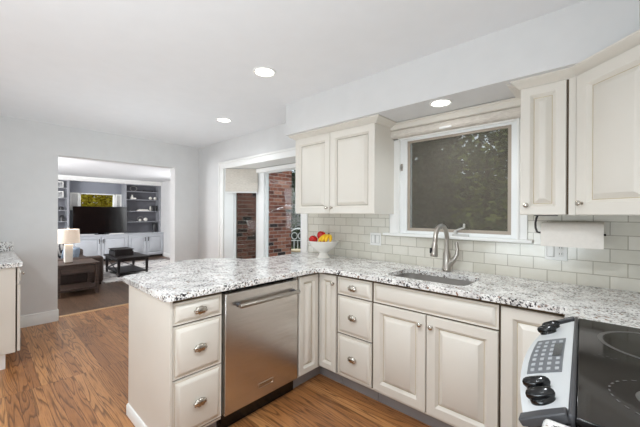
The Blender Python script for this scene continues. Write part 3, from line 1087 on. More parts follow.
m = MB()
lps = []
for i in range(17):
    t = i / 16
    b = pt(t, 1)
    row = [(-0.06, b.y, 0.785), (-0.06, b.y, 0.922)] + [pt(t, s) for s in (0, 0.25, 0.5, 0.75, 0.95)] + [b, (b.x + 0.004, b.y, b.z - 0.012), (b.x + 0.02, b.y, 0.785)]
    lps.append(row)
m.loops(lps)
cp = m.build('control_panel', 'rangewhite', c)
MB().box(-0.067, -0.055, RY0 + 0.008, RY1 - 0.004, 0.900, 0.929).build('front_trim', 'charcoal', c, bevel=0.004)
for ya, yb, tt in ((RY0 + 0.004, RY0 + 0.036, 0.0), (RY1 - 0.031, RY1 - 0.005, 1.0)):
    mm = MB()
    lps = []
    for y in (ya, yb):
        top = [pt(tt, q, 0.006) for q in (0, 0.3, 0.6, 0.85)] + [pt(tt, 1.0, 0.004) + Vector((-0.005, 0, 0))]
        low = [pt(tt, 1.0, -0.010) + Vector((-0.002, 0, 0))] + [pt(tt, q, -0.015) for q in (0.8, 0.4, 0)]
        lps.append([(p.x, y, p.z) for p in top + low])
    mm.loops(lps)
    mm.build('end_cap', 'charcoal', c, bevel=0.003)
    mm = MB()
    lps = []
    for y in (ya + 0.004, yb):
        p = pt(tt, 0.93, -0.015)
        lps.append([(-0.05, y, 0.90), (p.x, y, p.z), (p.x + 0.012, y, 0.83), (p.x + 0.03, y, 0.74), (-0.05, y, 0.72)])
    mm.loops(lps)
    mm.build('end_panel', 'black', c)
# keypad
m = MB()
lps = []
for t in (0.29, 0.4, 0.5, 0.6, 0.70):
    lps.append([pt(t, s, 0.002) for s in (0.16, 0.4, 0.6, 0.86)] + [pt(t, s, -0.004) for s in (0.86, 0.16)])
m.loops(lps)
kb = m.build('keypad', 'keypad', cp)
for i in range(7):
    for j in range(4):
        if j == 0 and i in (3, 4, 5):
            continue
        t, s = 0.32 + 0.055 * i, 0.25 + 0.165 * j
        mm = MB()
        h = [(t - .012, s - .038), (t + .012, s - .038), (t + .012, s + .038), (t - .012, s + .038)]
        mm.loops([[pt(a, b, 0.001) for a, b in h], [pt(a, b, 0.0035) for a, b in h]])
        mm.build('key', 'key', kb)
mm = MB()
h = [(0.46, 0.19), (0.62, 0.19), (0.62, 0.38), (0.46, 0.38)]
mm.loops([[pt(a, b, 0.001) for a, b in h], [pt(a, b, 0.0035) for a, b in h]])
mm.build('display', 'display', kb)
# four control knobs: round skirt under a lens-shaped finger grip that points down the slope
for t, s in ((0.075, 0.52), (0.165, 0.60), (0.855, 0.74), (0.945, 0.74)):
    P = pt(t, s, 0)
    e1 = (pt(t, 1) - pt(t, 0)).normalized()
    e3 = Vector((-0.42, 0, 0.91)).normalized()
    e2 = e3.cross(e1)

    def place(mb):
        for v in mb.bm.verts:
            v.co = P + e1 * v.co.x + e2 * v.co.y + e3 * v.co.z
        return mb
    kb = place(MB().lathe([(0.027, -0.002), (0.027, 0.005), (0.024, 0.010), (0.001, 0.011)], n=24)).build('control_knob', 'black', cp, smooth=40)
    mm = MB()
    lps = []
    for z, hw, hl in ((0.006, 0.014, 0.029), (0.012, 0.016, 0.032), (0.019, 0.0145, 0.031), (0.025, 0.009, 0.026), (0.028, 0.003, 0.018)):
        lps.append([(hl * math.cos(2 * PI * k / 24), hw * math.sin(2 * PI * k / 24), z) for k in range(24)])
    mm.loops(lps)
    place(mm).build('grip', 'black', kb, smooth=50)
# oven door and handle under the controls
MB().box(-0.108, -0.06, RY0 + 0.012, RY1 - 0.012, 0.22, 0.795).build('oven_door', 'rangewhite', c, bevel=0.006)
od = c.children[-1]
MB().box(-0.111, -0.105, RY0 + 0.12, RY1 - 0.12, 0.34, 0.62).build('oven_glass', 'cook', od)
m = MB().tube([(-0.15, RY0 + 0.14, 0.690), (-0.15, RY1 - 0.14, 0.690)], 0.012, 12)
m.tube([(-0.108, RY0 + 0.17, 0.690), (-0.15, RY0 + 0.17, 0.690)], 0.009, 10).tube([(-0.108, RY1 - 0.17, 0.690), (-0.15, RY1 - 0.17, 0.690)], 0.009, 10)
m.build('oven_handle', 'rangewhite', od)
MB().box(-0.10, -0.06, RY0 + 0.012, RY1 - 0.012, 0.07, 0.21).build('storage_drawer', 'rangewhite', c, bevel=0.006)
MB().box(-0.03, XR - 0.02, RY0 + 0.02, RY1 - 0.02, 0.0, 0.06).build('plinth', 'black', c)

c.rotation_euler = (0, 0, math.radians(2.2))      # stands a touch askew in its gap
# ------------------------------------------------------------------ wall plates
YT = YW - 0.008
c = thing('light_switch', 'white square switch plate on the tile left of the window', 'light switch', (-1.542, YT, 1.108))
MB().box(-1.600, -1.484, YT - 0.006, YT, 1.050, 1.166).build('plate', 'plate', c, bevel=0.003)
MB().box(-1.587, -1.497, YT - 0.0066, YT - 0.003, 1.070, 1.146).build('rocker_surround', 'slotpale', c)
for x in (-1.565, -1.519):
    MB().box(x - 0.016, x + 0.016, YT - 0.009, YT - 0.004, 1.074, 1.142).build('rocker', 'plate', c, bevel=0.002)
c = thing('power_outlet', 'white double plate with a rocker switch and socket under the paper towels', 'power outlet', (-0.219, YT, 1.11))
MB().box(-0.277, -0.161, YT - 0.006, YT, 1.052, 1.168).build('plate', 'plate', c, bevel=0.003)
MB().box(-0.263, -0.228, YT - 0.010, YT - 0.004, 1.074, 1.146).build('rocker', 'plate', c, bevel=0.002)
MB().box(-0.265, -0.226, YT - 0.0066, YT - 0.003, 1.072, 1.148).build('rocker_surround', 'slot', c)
for z in (1.092, 1.130):
    sk_ = MB().lathe([(0.0165, 0), (0.0165, 0.009), (0.015, 0.0095), (0.001, 0.0095)], (-0.194, YT, z), 20, '-y').build('socket', 'plate', c)
    for dx in (-0.006, 0.006):
        MB().box(-0.194 + dx - 0.0015, -0.194 + dx + 0.0015, YT - 0.0102, YT - 0.009, z - 0.002, z + 0.008).build('slot', 'slot', sk_)

# ------------------------------------------------------------------ paper towels under the narrow wall cabinet
PY, PZ = 2.34, 1.228
c = thing('paper_towel_holder', 'dark metal paper towel holder screwed under the right wall cabinet', 'paper towel holder', (-0.14, PY, UB))
m = MB()
m.tube([(-0.285, PY, PZ), (0.014, PY, PZ)], 0.006, 8)
m.build('rod', 'bronze', c)
m = MB()
m.tube([(-0.285, PY, PZ), (-0.302, PY, PZ + 0.004), (-0.310, PY, PZ + 0.03), (-0.311, PY, PZ + 0.06), (-0.306, PY, PZ + 0.09), (-0.30, PY, UB - 0.004)], 0.006, 10)
m.build('hook_arm', 'bronze', c, smooth=60)
MB().box(-0.315, -0.20, PY - 0.02, PY + 0.02, UB - 0.006, UB - 0.0005).build('mounting_plate', 'bronze', c)
c = thing('paper_towel_roll', 'white paper towel roll hanging below the right wall cabinet', 'paper towels', (-0.137, PY, PZ))
m = MB()
n = 32
lps = []
for x in (-0.276, 0.004):
    lps.append([(x, PY + 0.066 * math.cos(2 * PI * i / n), PZ + 0.066 * math.sin(2 * PI * i / n)) for i in range(n)])
inner = [[(x, PY + 0.018 * math.cos(2 * PI * i / n), PZ + 0.018 * math.sin(2 * PI * i / n)) for i in range(n)] for x in (0.004, -0.276)]
lps = lps + inner + [lps[0]]
m.loops(lps, cap0=False, cap1=False)
bmesh.ops.remove_doubles(m.bm, verts=m.bm.verts[:], dist=1e-5)
m.build('roll', 'paper', c, smooth=40)
m = MB()   # loose sheet hanging down in front
lps = []
for x in (-0.276, 0.004):
    a = [(x, PY - 0.0675 * math.sin(t), PZ + 0.0675 * math.cos(t)) for t in [0.2 * k for k in range(9)]]
    a += [(x, PY - 0.069, PZ - 0.03), (x, PY - 0.066, PZ - 0.075)]
    b = [(p[0], p[1] + 0.0012, p[2]) for p in reversed(a)]
    lps.append(a + b)
m.loops(lps)
m.build('loose_sheet', 'paper', c)

# ------------------------------------------------------------------ fruit bowl
BX, BY = -2.0, 2.25
m = MB()
prof = [(r * 0.84, 0.914 + (h - 0.914) * 0.92) for r, h in [(0.072, 0.914), (0.074, 0.919), (0.064, 0.928), (0.052, 0.945), (0.048, 0.965), (0.060, 0.978), (0.110, 1.005), (0.150, 1.040), (0.172, 1.078), (0.186, 1.086), (0.190, 1.092), (0.183, 1.093), (0.168, 1.084), (0.146, 1.046), (0.100, 1.010), (0.04, 0.994), (0.001, 0.992)]]
m.lathe(prof, (BX, BY, 0), 40)
tag(m.build('fruit_bowl', 'ceramic', smooth=40), 'white footed ceramic bowl of fruit on the counter corner', 'bowl')


def apple(P, r, label, tilt=(0, 0)):
    o = thing('apple', label, 'apple', P, 'apples in the white bowl')
    o.rotation_euler = (tilt[0], tilt[1], random.random() * 6)
    mb = MB()
    mb.lathe([(0.001, -0.86 * r), (0.25 * r, -0.95 * r), (0.6 * r, -0.8 * r), (0.9 * r, -0.4 * r), (1.0 * r, 0.1 * r), (0.92 * r, 0.5 * r), (0.65 * r, 0.82 * r), (0.35 * r, 0.88 * r), (0.12 * r, 0.76 * r), (0.001, 0.70 * r)], n=24)
    b = mb.build('fruit', 'apple', None, smooth=60)
    b.parent = o
    s = MB().tube([(0, 0, 0.7 * r), (0.004, 0, 1.0 * r), (0.01, 0, 1.15 * r)], 0.0025, 6).build('stem', 'stem', None)
    s.parent = o


apple((BX - 0.080, BY - 0.062, 1.082), 0.043, 'red apple at the left side of the white bowl', (0.3, -0.2))
apple((BX - 0.020, BY - 0.010, 1.126), 0.043, 'red apple sitting highest in the middle of the bowl', (-0.2, 0.3))
apple((BX - 0.055, BY + 0.062, 1.076), 0.041, 'red apple tucked at the back of the bowl behind the others', (0.1, -0.3))
c = thing('banana_bunch', 'yellow bananas bunched in the right half of the white bowl', 'bananas', (BX + 0.06, BY - 0.03, 1.07))
hub = Vector((BX + 0.030, BY + 0.040, 1.134))
for k, (ex, ey) in enumerate(((0.045, -0.080), (0.080, -0.065), (0.108, -0.030), (0.012, -0.085))):
    E_ = Vector((BX + ex, BY + ey, 1.070))
    mid = (hub + E_) / 2 + Vector(((ex) * 0.35, ey * 0.35, 0.026))
    pts, rs = [], []
    for i in range(11):
        t = i / 10
        pts.append(hub * (1 - t) ** 2 + mid * 2 * t * (1 - t) + E_ * t * t)
        rs.append([0.006, 0.007, 0.011, 0.015, 0.017, 0.0175, 0.0175, 0.017, 0.015, 0.010, 0.005][i])
    b = MB().tube(pts, rs, 8).build('banana', 'banana', c, smooth=50)
    MB().tube([pts[-1] - (pts[-1] - pts[-2]).normalized() * 0.002, pts[-1] + (pts[-1] - pts[-2]).normalized() * 0.006], [0.0055, 0.004], 8).build('tip', 'stem', b)
MB().tube([hub + Vector((-0.004, 0.006, 0.012)), hub, hub + Vector((0.003, -0.006, -0.01))], [0.009, 0.013, 0.01], 8).build('stem', 'stem', c)

# ------------------------------------------------------------------ recessed ceiling lights
def downlight(x, y, z, r, label, power):
    o = thing('ceiling_light', label, 'recessed light', (x, y, z), 'recessed ceiling lights')
    mb = MB()
    mb.lathe([(r, z), (r, z - 0.004), (r * 0.94, z - 0.008), (r * 0.80, z - 0.004), (r * 0.78, z - 0.001)], (x, y, 0), 32)
    mb.build('trim_ring', 'trim', o, smooth=60)
    MB().lathe([(r * 0.78, z - 0.0015), (r * 0.76, z - 0.004), (0.001, z - 0.005)], (x, y, 0), 32).build('lens', 'lens', o)
    l = bpy.data.lights.new('downlight', 'SPOT')
    l.energy = power
    l.spot_size = math.radians(150)
    l.spot_blend = 0.8
    l.shadow_soft_size = 0.06
    l.color = (0.91, 0.965, 1.0)
    lo = bpy.data.objects.new('downlight', l)
    COL.objects.link(lo)
    lo.parent = o
    lo.location = (0, 0, -0.03)
    return o


downlight(-1.912, 1.465, ZC, 0.088, 'recessed ceiling light over the peninsula, the largest and nearest one', 12)
downlight(-3.249, 1.91, ZC, 0.088, 'small recessed ceiling light farther off towards the dining corner', 24)
downlight(-0.836, 2.16, ZS, 0.075, 'recessed light in the soffit directly above the sink window', 9)
for p in ((-0.6, 0.6), (-0.9, -1.0), (-3.0, -0.9)):     # same fittings farther along the ceiling, out of the picture
    l = bpy.data.lights.new('downlight', 'SPOT')
    l.energy = 58
    l.spot_size = math.radians(150)
    l.spot_blend = 0.8
    l.shadow_soft_size = 0.06
    l.color = (0.91, 0.965, 1.0)
    lo = bpy.data.objects.new('downlight', l)
    COL.objects.link(lo)
    lo.location = (p[0], p[1], ZC - 0.03)

# ------------------------------------------------------------------ cabinet at the left edge
LX, LY = -3.75, 0.248
c = thing('base_cabinet', 'cream base cabinet with a granite top at the left edge by the dining wall', 'cabinet', (-4.3, 0, 0))
MB().box(XD + 0.03, LX, -0.40, LY - 0.026, 0.13, 0.862).build('body', 'cream', c, bevel=0.002)
MB().box(LX - 0.006, LX, LY - 0.031, LY - 0.0255, 0.13, 0.862).build('reveal', 'seam', c)
x = XD + 0.03
for k in range(3):
    wv = (LX - XD - 0.03) / 3
    dr = door(c, (x + wv - 0.003, LY, 0.712), (-1, 0, 0), (0, 1, 0), wv - 0.006, 0.146, name='drawer', rings=DRAWER)
    round_knob(dr, (x + wv - 0.06 if k == 2 else x + wv / 2, LY, 0.80), (0, 1, 0))
    door(c, (x + wv - 0.003, LY, 0.135), (-1, 0, 0), (0, 1, 0), wv - 0.006, 0.57, 0.058)
    x += wv
MB().box(XD + 0.03, LX - 0.02, -0.40, LY - 0.09, 0.0, 0.13).build('toe_kick', 'trim', c)
m = slab(MB(), [(XD, -0.415), (LX + 0.012, -0.415)] + arc(LX - 0.028, LY - 0.025, 0.04, 0, 90, 4) + [(XD, LY + 0.015)], 0.864, 0.902)
lt = m.build('countertop', 'granite', bevel=0.012, seg=3)
tag(lt, 'granite top on the cream cabinet at the left edge', 'countertop')
MB().box(XD, XD + 0.02, -0.415, LY + 0.022, 0.902, 1.005).build('side_splash', 'granite', lt, bevel=0.002)

# ------------------------------------------------------------------ family room
FXW = -11.75       # far wall
FYR = 4.28         # right-hand wall
WY0, WY1, WZ0, WZ1 = 2.05, 2.99, 1.40, 1.93
m = MB()
m.box(FXW - 0.15, FXW, -2.6, WY0, ZF, ZL).box(FXW - 0.15, FXW, WY1, FYR, ZF, ZL).box(FXW - 0.15, FXW, WY0, WY1, ZF, WZ0).box(FXW - 0.15, FXW, WY0, WY1, WZ1, ZL)
struct(m.build('wall_far', 'niche'))
m = MB()
m.box(-12.0, XO, FYR, FYR + 0.15, ZF, ZL)
struct(m.build('wall_family_room_right', 'wall'))
struct(MB().box(-12.0, XO, -2.75, -2.6, ZF, ZL).build('wall_family_room_left', 'wall'))
m = MB()   # exterior brick skin of the family room
m.box(XO, -5.0, YW + 0.15, FYR + 0.29, -0.4, 3.2).box(-12.0, XO, FYR + 0.15, FYR + 0.29, -0.4, 3.2).box(XO - 0.02, XO, YW + .15, FYR + 0.15, ZF, 3.2)
struct(m.build('wall_brick', 'brick'))
struct(MB().profile(BBP, (-11.1, FYR, ZF), (XO, FYR, ZF), (0, -1, 0)).build('baseboard_family_room', 'trim'))
wn = struct(thing('window_3', 'window above the television', 'window', (0, 0, 0)))
del wn['category']
m = MB()
m.box(FXW - 0.1, FXW + 0.02, WY0, WY0 + 0.04, WZ0, WZ1).box(FXW - 0.1, FXW + 0.02, WY1 - 0.04, WY1, WZ0, WZ1).box(FXW - 0.1, FXW + 0.02, WY0, WY1, WZ1 - 0.03, WZ1).box(FXW - 0.1, FXW + 0.02, WY0, WY1, WZ0, WZ0 + 0.04)
m.build('frame', 'trim', wn)
MB().box(FXW - 0.08, FXW - 0.075, WY0 + 0.03, WY1 - 0.03, WZ0 + 0.03, WZ1 - 0.03).build('pane', 'glass', wn)
for y0, y1, lab in ((1.83, 2.05, 'white louvred shutter folded back left of the golden window'), (2.995, 3.165, 'white louvred shutter folded back right of the golden window')):
    s = thing('window_shutter', lab, 'shutter', (FXW + 0.03, (y0 + y1) / 2, 1.65), 'shutters beside the family room window')
    m = MB()
    x0, x1 = FXW + 0.022, FXW + 0.05
    m.box(x0, x1, y0, y0 + 0.035, WZ0, WZ1).box(x0, x1, y1 - 0.035, y1, WZ0, WZ1).box(x0, x1, y0 + 0.035, y1 - 0.035, WZ1 - 0.04, WZ1).box(x0, x1, y0 + 0.035, y1 - 0.035, WZ0, WZ0 + 0.04)
    m.build('stile_frame', 'trim', s)
    m = MB()
    z = WZ0 + 0.05
    while z < WZ1 - 0.06:
        m.loops([[(x0 + 0.004, y, z), (x0 + 0.024, y, z + 0.026), (x0 + 0.026, y, z + 0.024), (x0 + 0.006, y, z - 0.002)] for y in (y0 + 0.03, y1 - 0.03)])
        z += 0.032
    m.build('louvres', 'trim', s)

XF = -11.15
def grey_cabinet(y0, y1, label, n=2):
    o = thing('low_cabinet', label, 'cabinet', (-11.4, (y0 + y1) / 2, ZF))
    MB().box(FXW + 0.001, XF - 0.02, y0, y1, ZF + 0.08, 0.635).build('body', 'greycab', o)
    wd = (y1 - y0) / n
    for k in range(n):
        rg, mi = door_rings(0.06)
        dd = MB().panel((XF, y0 + k * wd + 0.012, ZF + 0.1), UY, NX, wd - 0.024, 0.635 - ZF - 0.13, rg, None).build('door', 'greycab', o)
        hy = y0 + (k + 1) * wd - 0.05 if k % 2 == 0 else y0 + k * wd + 0.05
        MB().tube([(XF, hy, 0.41), (XF + 0.025, hy, 0.415), (XF + 0.025, hy, 0.525), (XF, hy, 0.53)], 0.010, 8).build('handle', 'bronze', dd)
    MB().box(FXW + 0.01, XF - 0.08, y0, y1, ZF, ZF + 0.08).build('plinth', 'bronze', o)


grey_cabinet(0.55, 1.765, 'pale grey built in cabinet partly hidden behind the table lamp')
grey_cabinet(1.77, 3.205, 'pale grey built in double cabinet under the television')
grey_cabinet(3.21, FYR - 0.002, 'pale grey built in double cabinet under the right hand shelves')
m = MB().box(FXW + 0.001, XF + 0.012, 0.55, FYR - 0.002, 0.637, 0.672)
tag(m.build('cabinet_top', 'greycab', bevel=0.004), 'long grey top running across the built in cabinets of the far room', 'countertop')


def shelf_unit(y0, y1, shelves, label):
    o = thing('built_in_shelf', label, 'bookshelf', (-11.5, (y0 + y1) / 2, 0.672))
    xf = -11.4
    m = MB()
    m.box(FXW + 0.001, xf, y0, y0 + 0.06, 0.6725, 2.28).box(FXW + 0.001, xf, y1 - 0.05, y1, 0.6725, 2.28).box(FXW + 0.001, xf, y0 + 0.06, y1 - 0.05, 2.245, 2.28)
    m.build('side_frame', 'shelf', o)
    MB().box(FXW + 0.002, FXW + 0.015, y0 + 0.06, y1 - 0.05, 0.6725, 2.245).build('back_panel', 'shelfback', o)
    for z in shelves:
        MB().box(FXW + 0.015, xf - 0.005, y0 + 0.06, y1 - 0.05, z - 0.022, z).build('shelf', 'shelf', o)


shelf_unit(3.165, FYR - 0.002, (1.04, 1.393, 1.775, 2.045), 'grey built in shelves on the right of the far room')
shelf_unit(0.75, 1.767, (1.08, 1.403, 1.759, 2.044), 'grey built in shelves on the left above the table lamp')
m = MB()
cp_ = [(0, 2.27), (0.01, 2.27), (0.03, 2.31), (0.06, 2.34), (0.07, ZL), (0, ZL)]
m.loops([[(-11.4 + o, y, z) for o, z in cp_] for y in (0.75, FYR)])
m.box(FXW, -11.4, 0.75, FYR, 2.281, ZL)
struct(m.build('trim_2', 'trim'), 'crown trim over the far shelves')

# television and sound bar
c = thing('television', 'large black flat screen television on the grey built in cabinet', 'television', (-11.35, 2.52, 0.672))
MB().box(-11.38, -11.335, 1.835, 3.22, 0.705, 1.515).build('casing', 'black', c, bevel=0.004)
MB().box(-11.336, -11.333, 1.847, 3.208, 0.722, 1.503).build('screen', 'tv', c)
m = MB().box(-11.40, -11.25, 2.35, 2.70, 0.6725, 0.682).box(-11.38, -11.35, 2.45, 2.60, 0.68, 0.72)
m.build('stand', 'black', c)
m = MB().box(-11.30, -11.20, 2.0, 2.33, 0.6725, 0.692)
tag(m.build('sound_bar', 'plate', bevel=0.008), 'slim white box lying under the left of the television', 'sound bar')
m = MB().box(-11.27, -11.19, 2.72, 3.10, 0.6725, 0.695)
tag(m.build('media_box', 'plate', bevel=0.006), 'slim white media box lying under the right of the television', 'media box')
m = MB().box(-11.235, -11.19, 2.50, 2.62, 0.6725, 0.70)
tag(m.build('remote_dock', 'black', bevel=0.008), 'small black dock in front of the television stand', 'dock')


# decor on the right shelves
XB = -11.52
def ball(name, y, z, r, mat, label, cat, grp=None, x=XB, sc_=(1, 1, 1)):
    o = MB().ico((x, y, z + r * sc_[2]), r, 2, sc_).build(name, mat, smooth=80)
    return tag(o, label, cat, grp)


def vase(y, z, prof, mat, label, cat='vase', name='vase', grp=None):
    return tag(MB().lathe([(r, z + h) for r, h in prof], (XB, y, 0), 20).build(name, mat, smooth=50), label, cat, grp)


ball('ornament_ball', 3.98, 1.7755, 0.055, 'ceramic', 'left of two round white ornaments on the second shelf', 'ornament', 'round ornaments on the shelves')
ball('ornament_ball', 4.13, 1.7755, 0.055, 'ceramic', 'right of two round white ornaments on the second shelf', 'ornament', 'round ornaments on the shelves')
vase(3.42, 1.7755, [(0.04, 0), (0.05, 0.04), (0.03, 0.10), (0.02, 0.13), (0.035, 0.15), (0.001, 0.151)], 'ceramic', 'small white figurine vase on the left of the second shelf')
ball('shell_ornament', 3.50, 1.7755, 0.04, 'ceramic', 'small white shell ornament beside the figurine vase', 'ornament', None, XB, (1, 1.2, 0.8))
# looped sculpture on the top shelf
m = MB()
m.tube([(XB, 3.36 + 0.10 * math.cos(t) + 0.10, 2.047 + 0.086 + 0.075 * math.sin(t)) for t in [2 * PI * k / 24 for k in range(25)]], 0.009, 8)
tag(m.build('ring_sculpture', 'steel', smooth=60), 'silver ring sculpture standing on the top shelf', 'sculpture')
m = MB().box(XB - 0.05, XB + 0.05, 3.72, 4.05, 2.046, 2.09)
tag(m.build('storage_box', 'vase', bevel=0.004), 'flat dark box lying on the top shelf', 'box')
# books on the third shelf
for k, (h, mt, lab) in enumerate(((0.034, 'plate', 'white book, lower of the two lying on the third shelf'), (0.026, 'vase', 'dark book, upper of the two lying on the third shelf'))):
    z = 1.3935 + (0.034 if k else 0)
    o = thing('book', lab, 'book', (XB, 3.75, z), 'books lying on the third shelf')
    y0, y1 = (3.56, 3.92) if k == 0 else (3.60, 3.88)
    MB().box(XB - 0.09, XB + 0.09, y0, y1, z, z + 0.004).box(XB - 0.09, XB + 0.09, y0, y1, z + h - 0.004, z + h).box(XB - 0.09, XB + 0.086 - 0.17, y0, y1, z + .004, z + h - .004).build('cover', mt, o)
    MB().box(XB - 0.084, XB + 0.085, y0 + 0.005, y1 - 0.005, z + 0.004, z + h - 0.004).build('pages', 'paper', o)
vase(3.98, 1.3935, [(0.03, 0), (0.03, 0.11), (0.018, 0.13), (0.025, 0.16), (0.001, 0.16)], 'ceramic', 'slim white vase next to the lying books')
vase(4.06, 1.3935, [(0.042, 0), (0.042, 0.17), (0.036, 0.185), (0.001, 0.186)], 'vase', 'left of two tall dark canisters on the third shelf', 'canister', 'canister', 'dark canisters on the third shelf')
vase(4.16, 1.3935, [(0.042, 0), (0.042, 0.17), (0.036, 0.185), (0.001, 0.186)], 'vase', 'right of two tall dark canisters on the third shelf', 'canister', 'canister', 'dark canisters on the third shelf')
m = MB().box(XB - 0.04, XB + 0.04, 3.38, 3.50, 1.3935, 1.425)
tag(m.build('trinket_box', 'vase', bevel=0.004), 'small dark trinket box at the left of the third shelf', 'box')
# bottom shelves
ball('ornament_ball', 3.66, 1.0405, 0.045, 'ceramic', 'small white ball on the fourth shelf', 'ornament', 'round ornaments on the shelves')
ball('ornament_ball', 3.83, 1.0405, 0.065, 'ceramic', 'large white ball on the fourth shelf', 'ornament', 'round ornaments on the shelves')
m = MB().tube([(XB - 0.09, 3.70 + 0.09 * math.cos(t), 1.041 + 0.084 + 0.075 * math.sin(t)) for t in [2 * PI * k / 24 for k in range(25)]], 0.007, 8)
tag(m.build('wire_ring', 'steel', smooth=60), 'thin wire ring standing behind the balls on the fourth shelf', 'sculpture')
m = MB().box(XB - 0.07, XB + 0.07, 3.26, 3.52, 1.0405, 1.075)
tag(m.build('tray', 'vase', bevel=0.006), 'dark tray at the left of the fourth shelf', 'tray')
vase(4.12, 0.6725, [(0.07, 0), (0.075, 0.1), (0.07, 0.27), (0.055, 0.3), (0.001, 0.3)], 'vase', 'dark vase standing on the grey cabinet at the right')
# framed photos on the left shelves
for z, lab in ((2.0445, 'framed photograph on the top left shelf'), (1.7595, 'framed photograph on the second left shelf below the top one')):
    o = thing('picture_frame', lab, 'picture frame', (XB, 1.58, z), 'framed photographs on the left shelves')
    y0, y1, x1 = 1.50, 1.645, XB + 0.03
    m = MB()
    m.box(x1 - 0.012, x1, y0, y0 + 0.02, z + 0.0005, z + 0.18).box(x1 - 0.012, x1, y1 - 0.02, y1, z + 0.0005, z + 0.18).box(x1 - 0.012, x1, y0 + .02, y1 - .02, z + 0.0005, z + 0.02).box(x1 - 0.012, x1, y0 + .02, y1 - .02, z + 0.16, z + 0.18)
    m.build('frame', 'plate', o)
    MB().box(x1 - 0.010, x1 - 0.005, y0 + 0.02, y1 - 0.02, z + 0.02, z + 0.16).build('photo', 'photo_grey', o)
vase(1.60, 1.4035, [(0.05, 0), (0.06, 0.06), (0.04, 0.10), (0.001, 0.10)], 'vase', 'dark bowl on the third left shelf', 'bowl', 'bowl')
vase(1.62, 1.0805, [(0.06, 0), (0.065, 0.12), (0.03, 0.18), (0.001, 0.18)], 'vase', 'dark jar on the fourth left shelf beside the television', 'jar', 'jar')

# rug, coffee table with box
m = MB().box(-10.35, -7.72, 1.80, 4.0, ZF + 0.0005, ZF + 0.012)
tag(m.build('area_rug', 'rug'), 'pale grey patterned rug under the black coffee table', 'rug')
ZR = ZF + 0.0125
c = thing('coffee_table', 'black coffee table with crossed end rails on the pale rug', 'coffee table', (-8.65, 2.45, ZR))
TX0, TX1, TY0, TY1, TZ = -9.20, -8.10, 2.10, 2.80, 0.30
MB().box(TX0, TX1, TY0, TY1, TZ - 0.035, TZ).build('tabletop', 'blackwood', c, bevel=0.005)
for x in (TX0 + 0.04, TX1 - 0.09):
    for y in (TY0 + 0.03, TY1 - 0.08):
        m = MB()
        m.loops([[(x + a, y + b, ZR) for a, b in ((0.005, 0.005), (0.045, 0.005), (0.045, 0.045), (0.005, 0.045))], [(x + a, y + b, TZ - 0.035) for a, b in ((0, 0), (0.055, 0), (0.055, 0.055), (0, 0.055))]])
        m.build('leg', 'blackwood', c)
m = MB().box(TX0 + 0.05, TX1 - 0.05, TY0 + 0.04, TY1 - 0.04, TZ - 0.09, TZ - 0.036)
m.build('apron', 'blackwood', c)
MB().box(TX0 + 0.05, TX1 - 0.05, TY0 + 0.05, TY1 - 0.05, ZR + 0.07, ZR + 0.10).build('lower_shelf', 'blackwood', c)
for s in (0, 1):
    z0, z1 = (ZR + 0.11, TZ - 0.09) if s else (TZ - 0.09, ZR + 0.11)
    MB().tube([(TX0 + 0.09, TY0 + 0.05, z0), (TX1 - 0.09, TY0 + 0.05, z1)], 0.011, 6).build('cross_rail', 'blackwood', c)
    MB().tube([(TX0 + 0.07, TY0 + 0.09, z0), (TX0 + 0.07, TY1 - 0.09, z1)], 0.011, 6).build('cross_rail', 'blackwood', c)
c = thing('serving_box', 'dark wooden crate tray standing on the coffee table', 'tray', (-8.75, 2.40, TZ))
m = MB()
x0, x1, y0, y1 = -9.02, -8.50, 2.17, 2.56
m.box(x0, x1, y0, y1, TZ + 0.0005, TZ + 0.015).box(x0, x1, y0, y0 + 0.02, TZ + 0.015, TZ + 0.11).box(x0, x1, y1 - 0.02, y1, TZ + 0.015, TZ + 0.11).box(x0, x0 + 0.02, y0 + 0.02, y1 - 0.02, TZ + 0.015, TZ + 0.14).box(x1 - 0.02, x1, y0 + 0.02, y1 - 0.02, TZ + 0.015, TZ + 0.14)
m.build('crate', 'blackwood', c, bevel=0.003)
MB().box(x0 - 0.01, x1 + 0.01, y0 - 0.01, y1 + 0.01, TZ + 0.141, TZ + 0.157).build('lid', 'blackwood', c, bevel=0.003)

# end table
EX0, EX1, EY0, EY1, EZ = -7.55, -6.93, 0.90, 1.51, 0.42
c = thing('end_table', 'dark wood end table with a drawer and low shelf just inside the opening', 'end table', (-7.25, 1.2, ZF))
MB().box(EX0 - 0.02, EX1 + 0.02, EY0 - 0.02, EY1 + 0.02, EZ - 0.03, EZ).build('tabletop', 'espresso', c, bevel=0.005)
for x in (EX0, EX1 - 0.055):
    for y in (EY0, EY1 - 0.055):
        MB().box(x, x + 0.055, y, y + 0.055, ZF, EZ - 0.03).build('leg', 'espresso', c, bevel=0.003)
m = MB().box(EX0 + 0.055, EX1 - 0.055, EY0 + 0.01, EY0 + 0.03, EZ - 0.19, EZ - 0.03).box(EX0 + 0.055, EX1 - 0.055, EY1 - 0.03, EY1 - 0.01, EZ - 0.19, EZ - 0.03).box(EX0 + 0.01, EX0 + 0.03, EY0 + 0.055, EY1 - 0.055, EZ - 0.19, EZ - 0.03)
m.build('apron', 'espresso', c)
MB().box(EX1 - 0.025, EX1 - 0.005, EY0 + 0.06, EY1 - 0.06, EZ - 0.18, EZ - 0.04).build('drawer', 'espresso', c, bevel=0.004)
MB().box(EX0 + 0.02, EX1 - 0.02, EY0 + 0.02, EY1 - 0.02, ZF + 0.09, ZF + 0.12).build('lower_shelf', 'espresso', c)
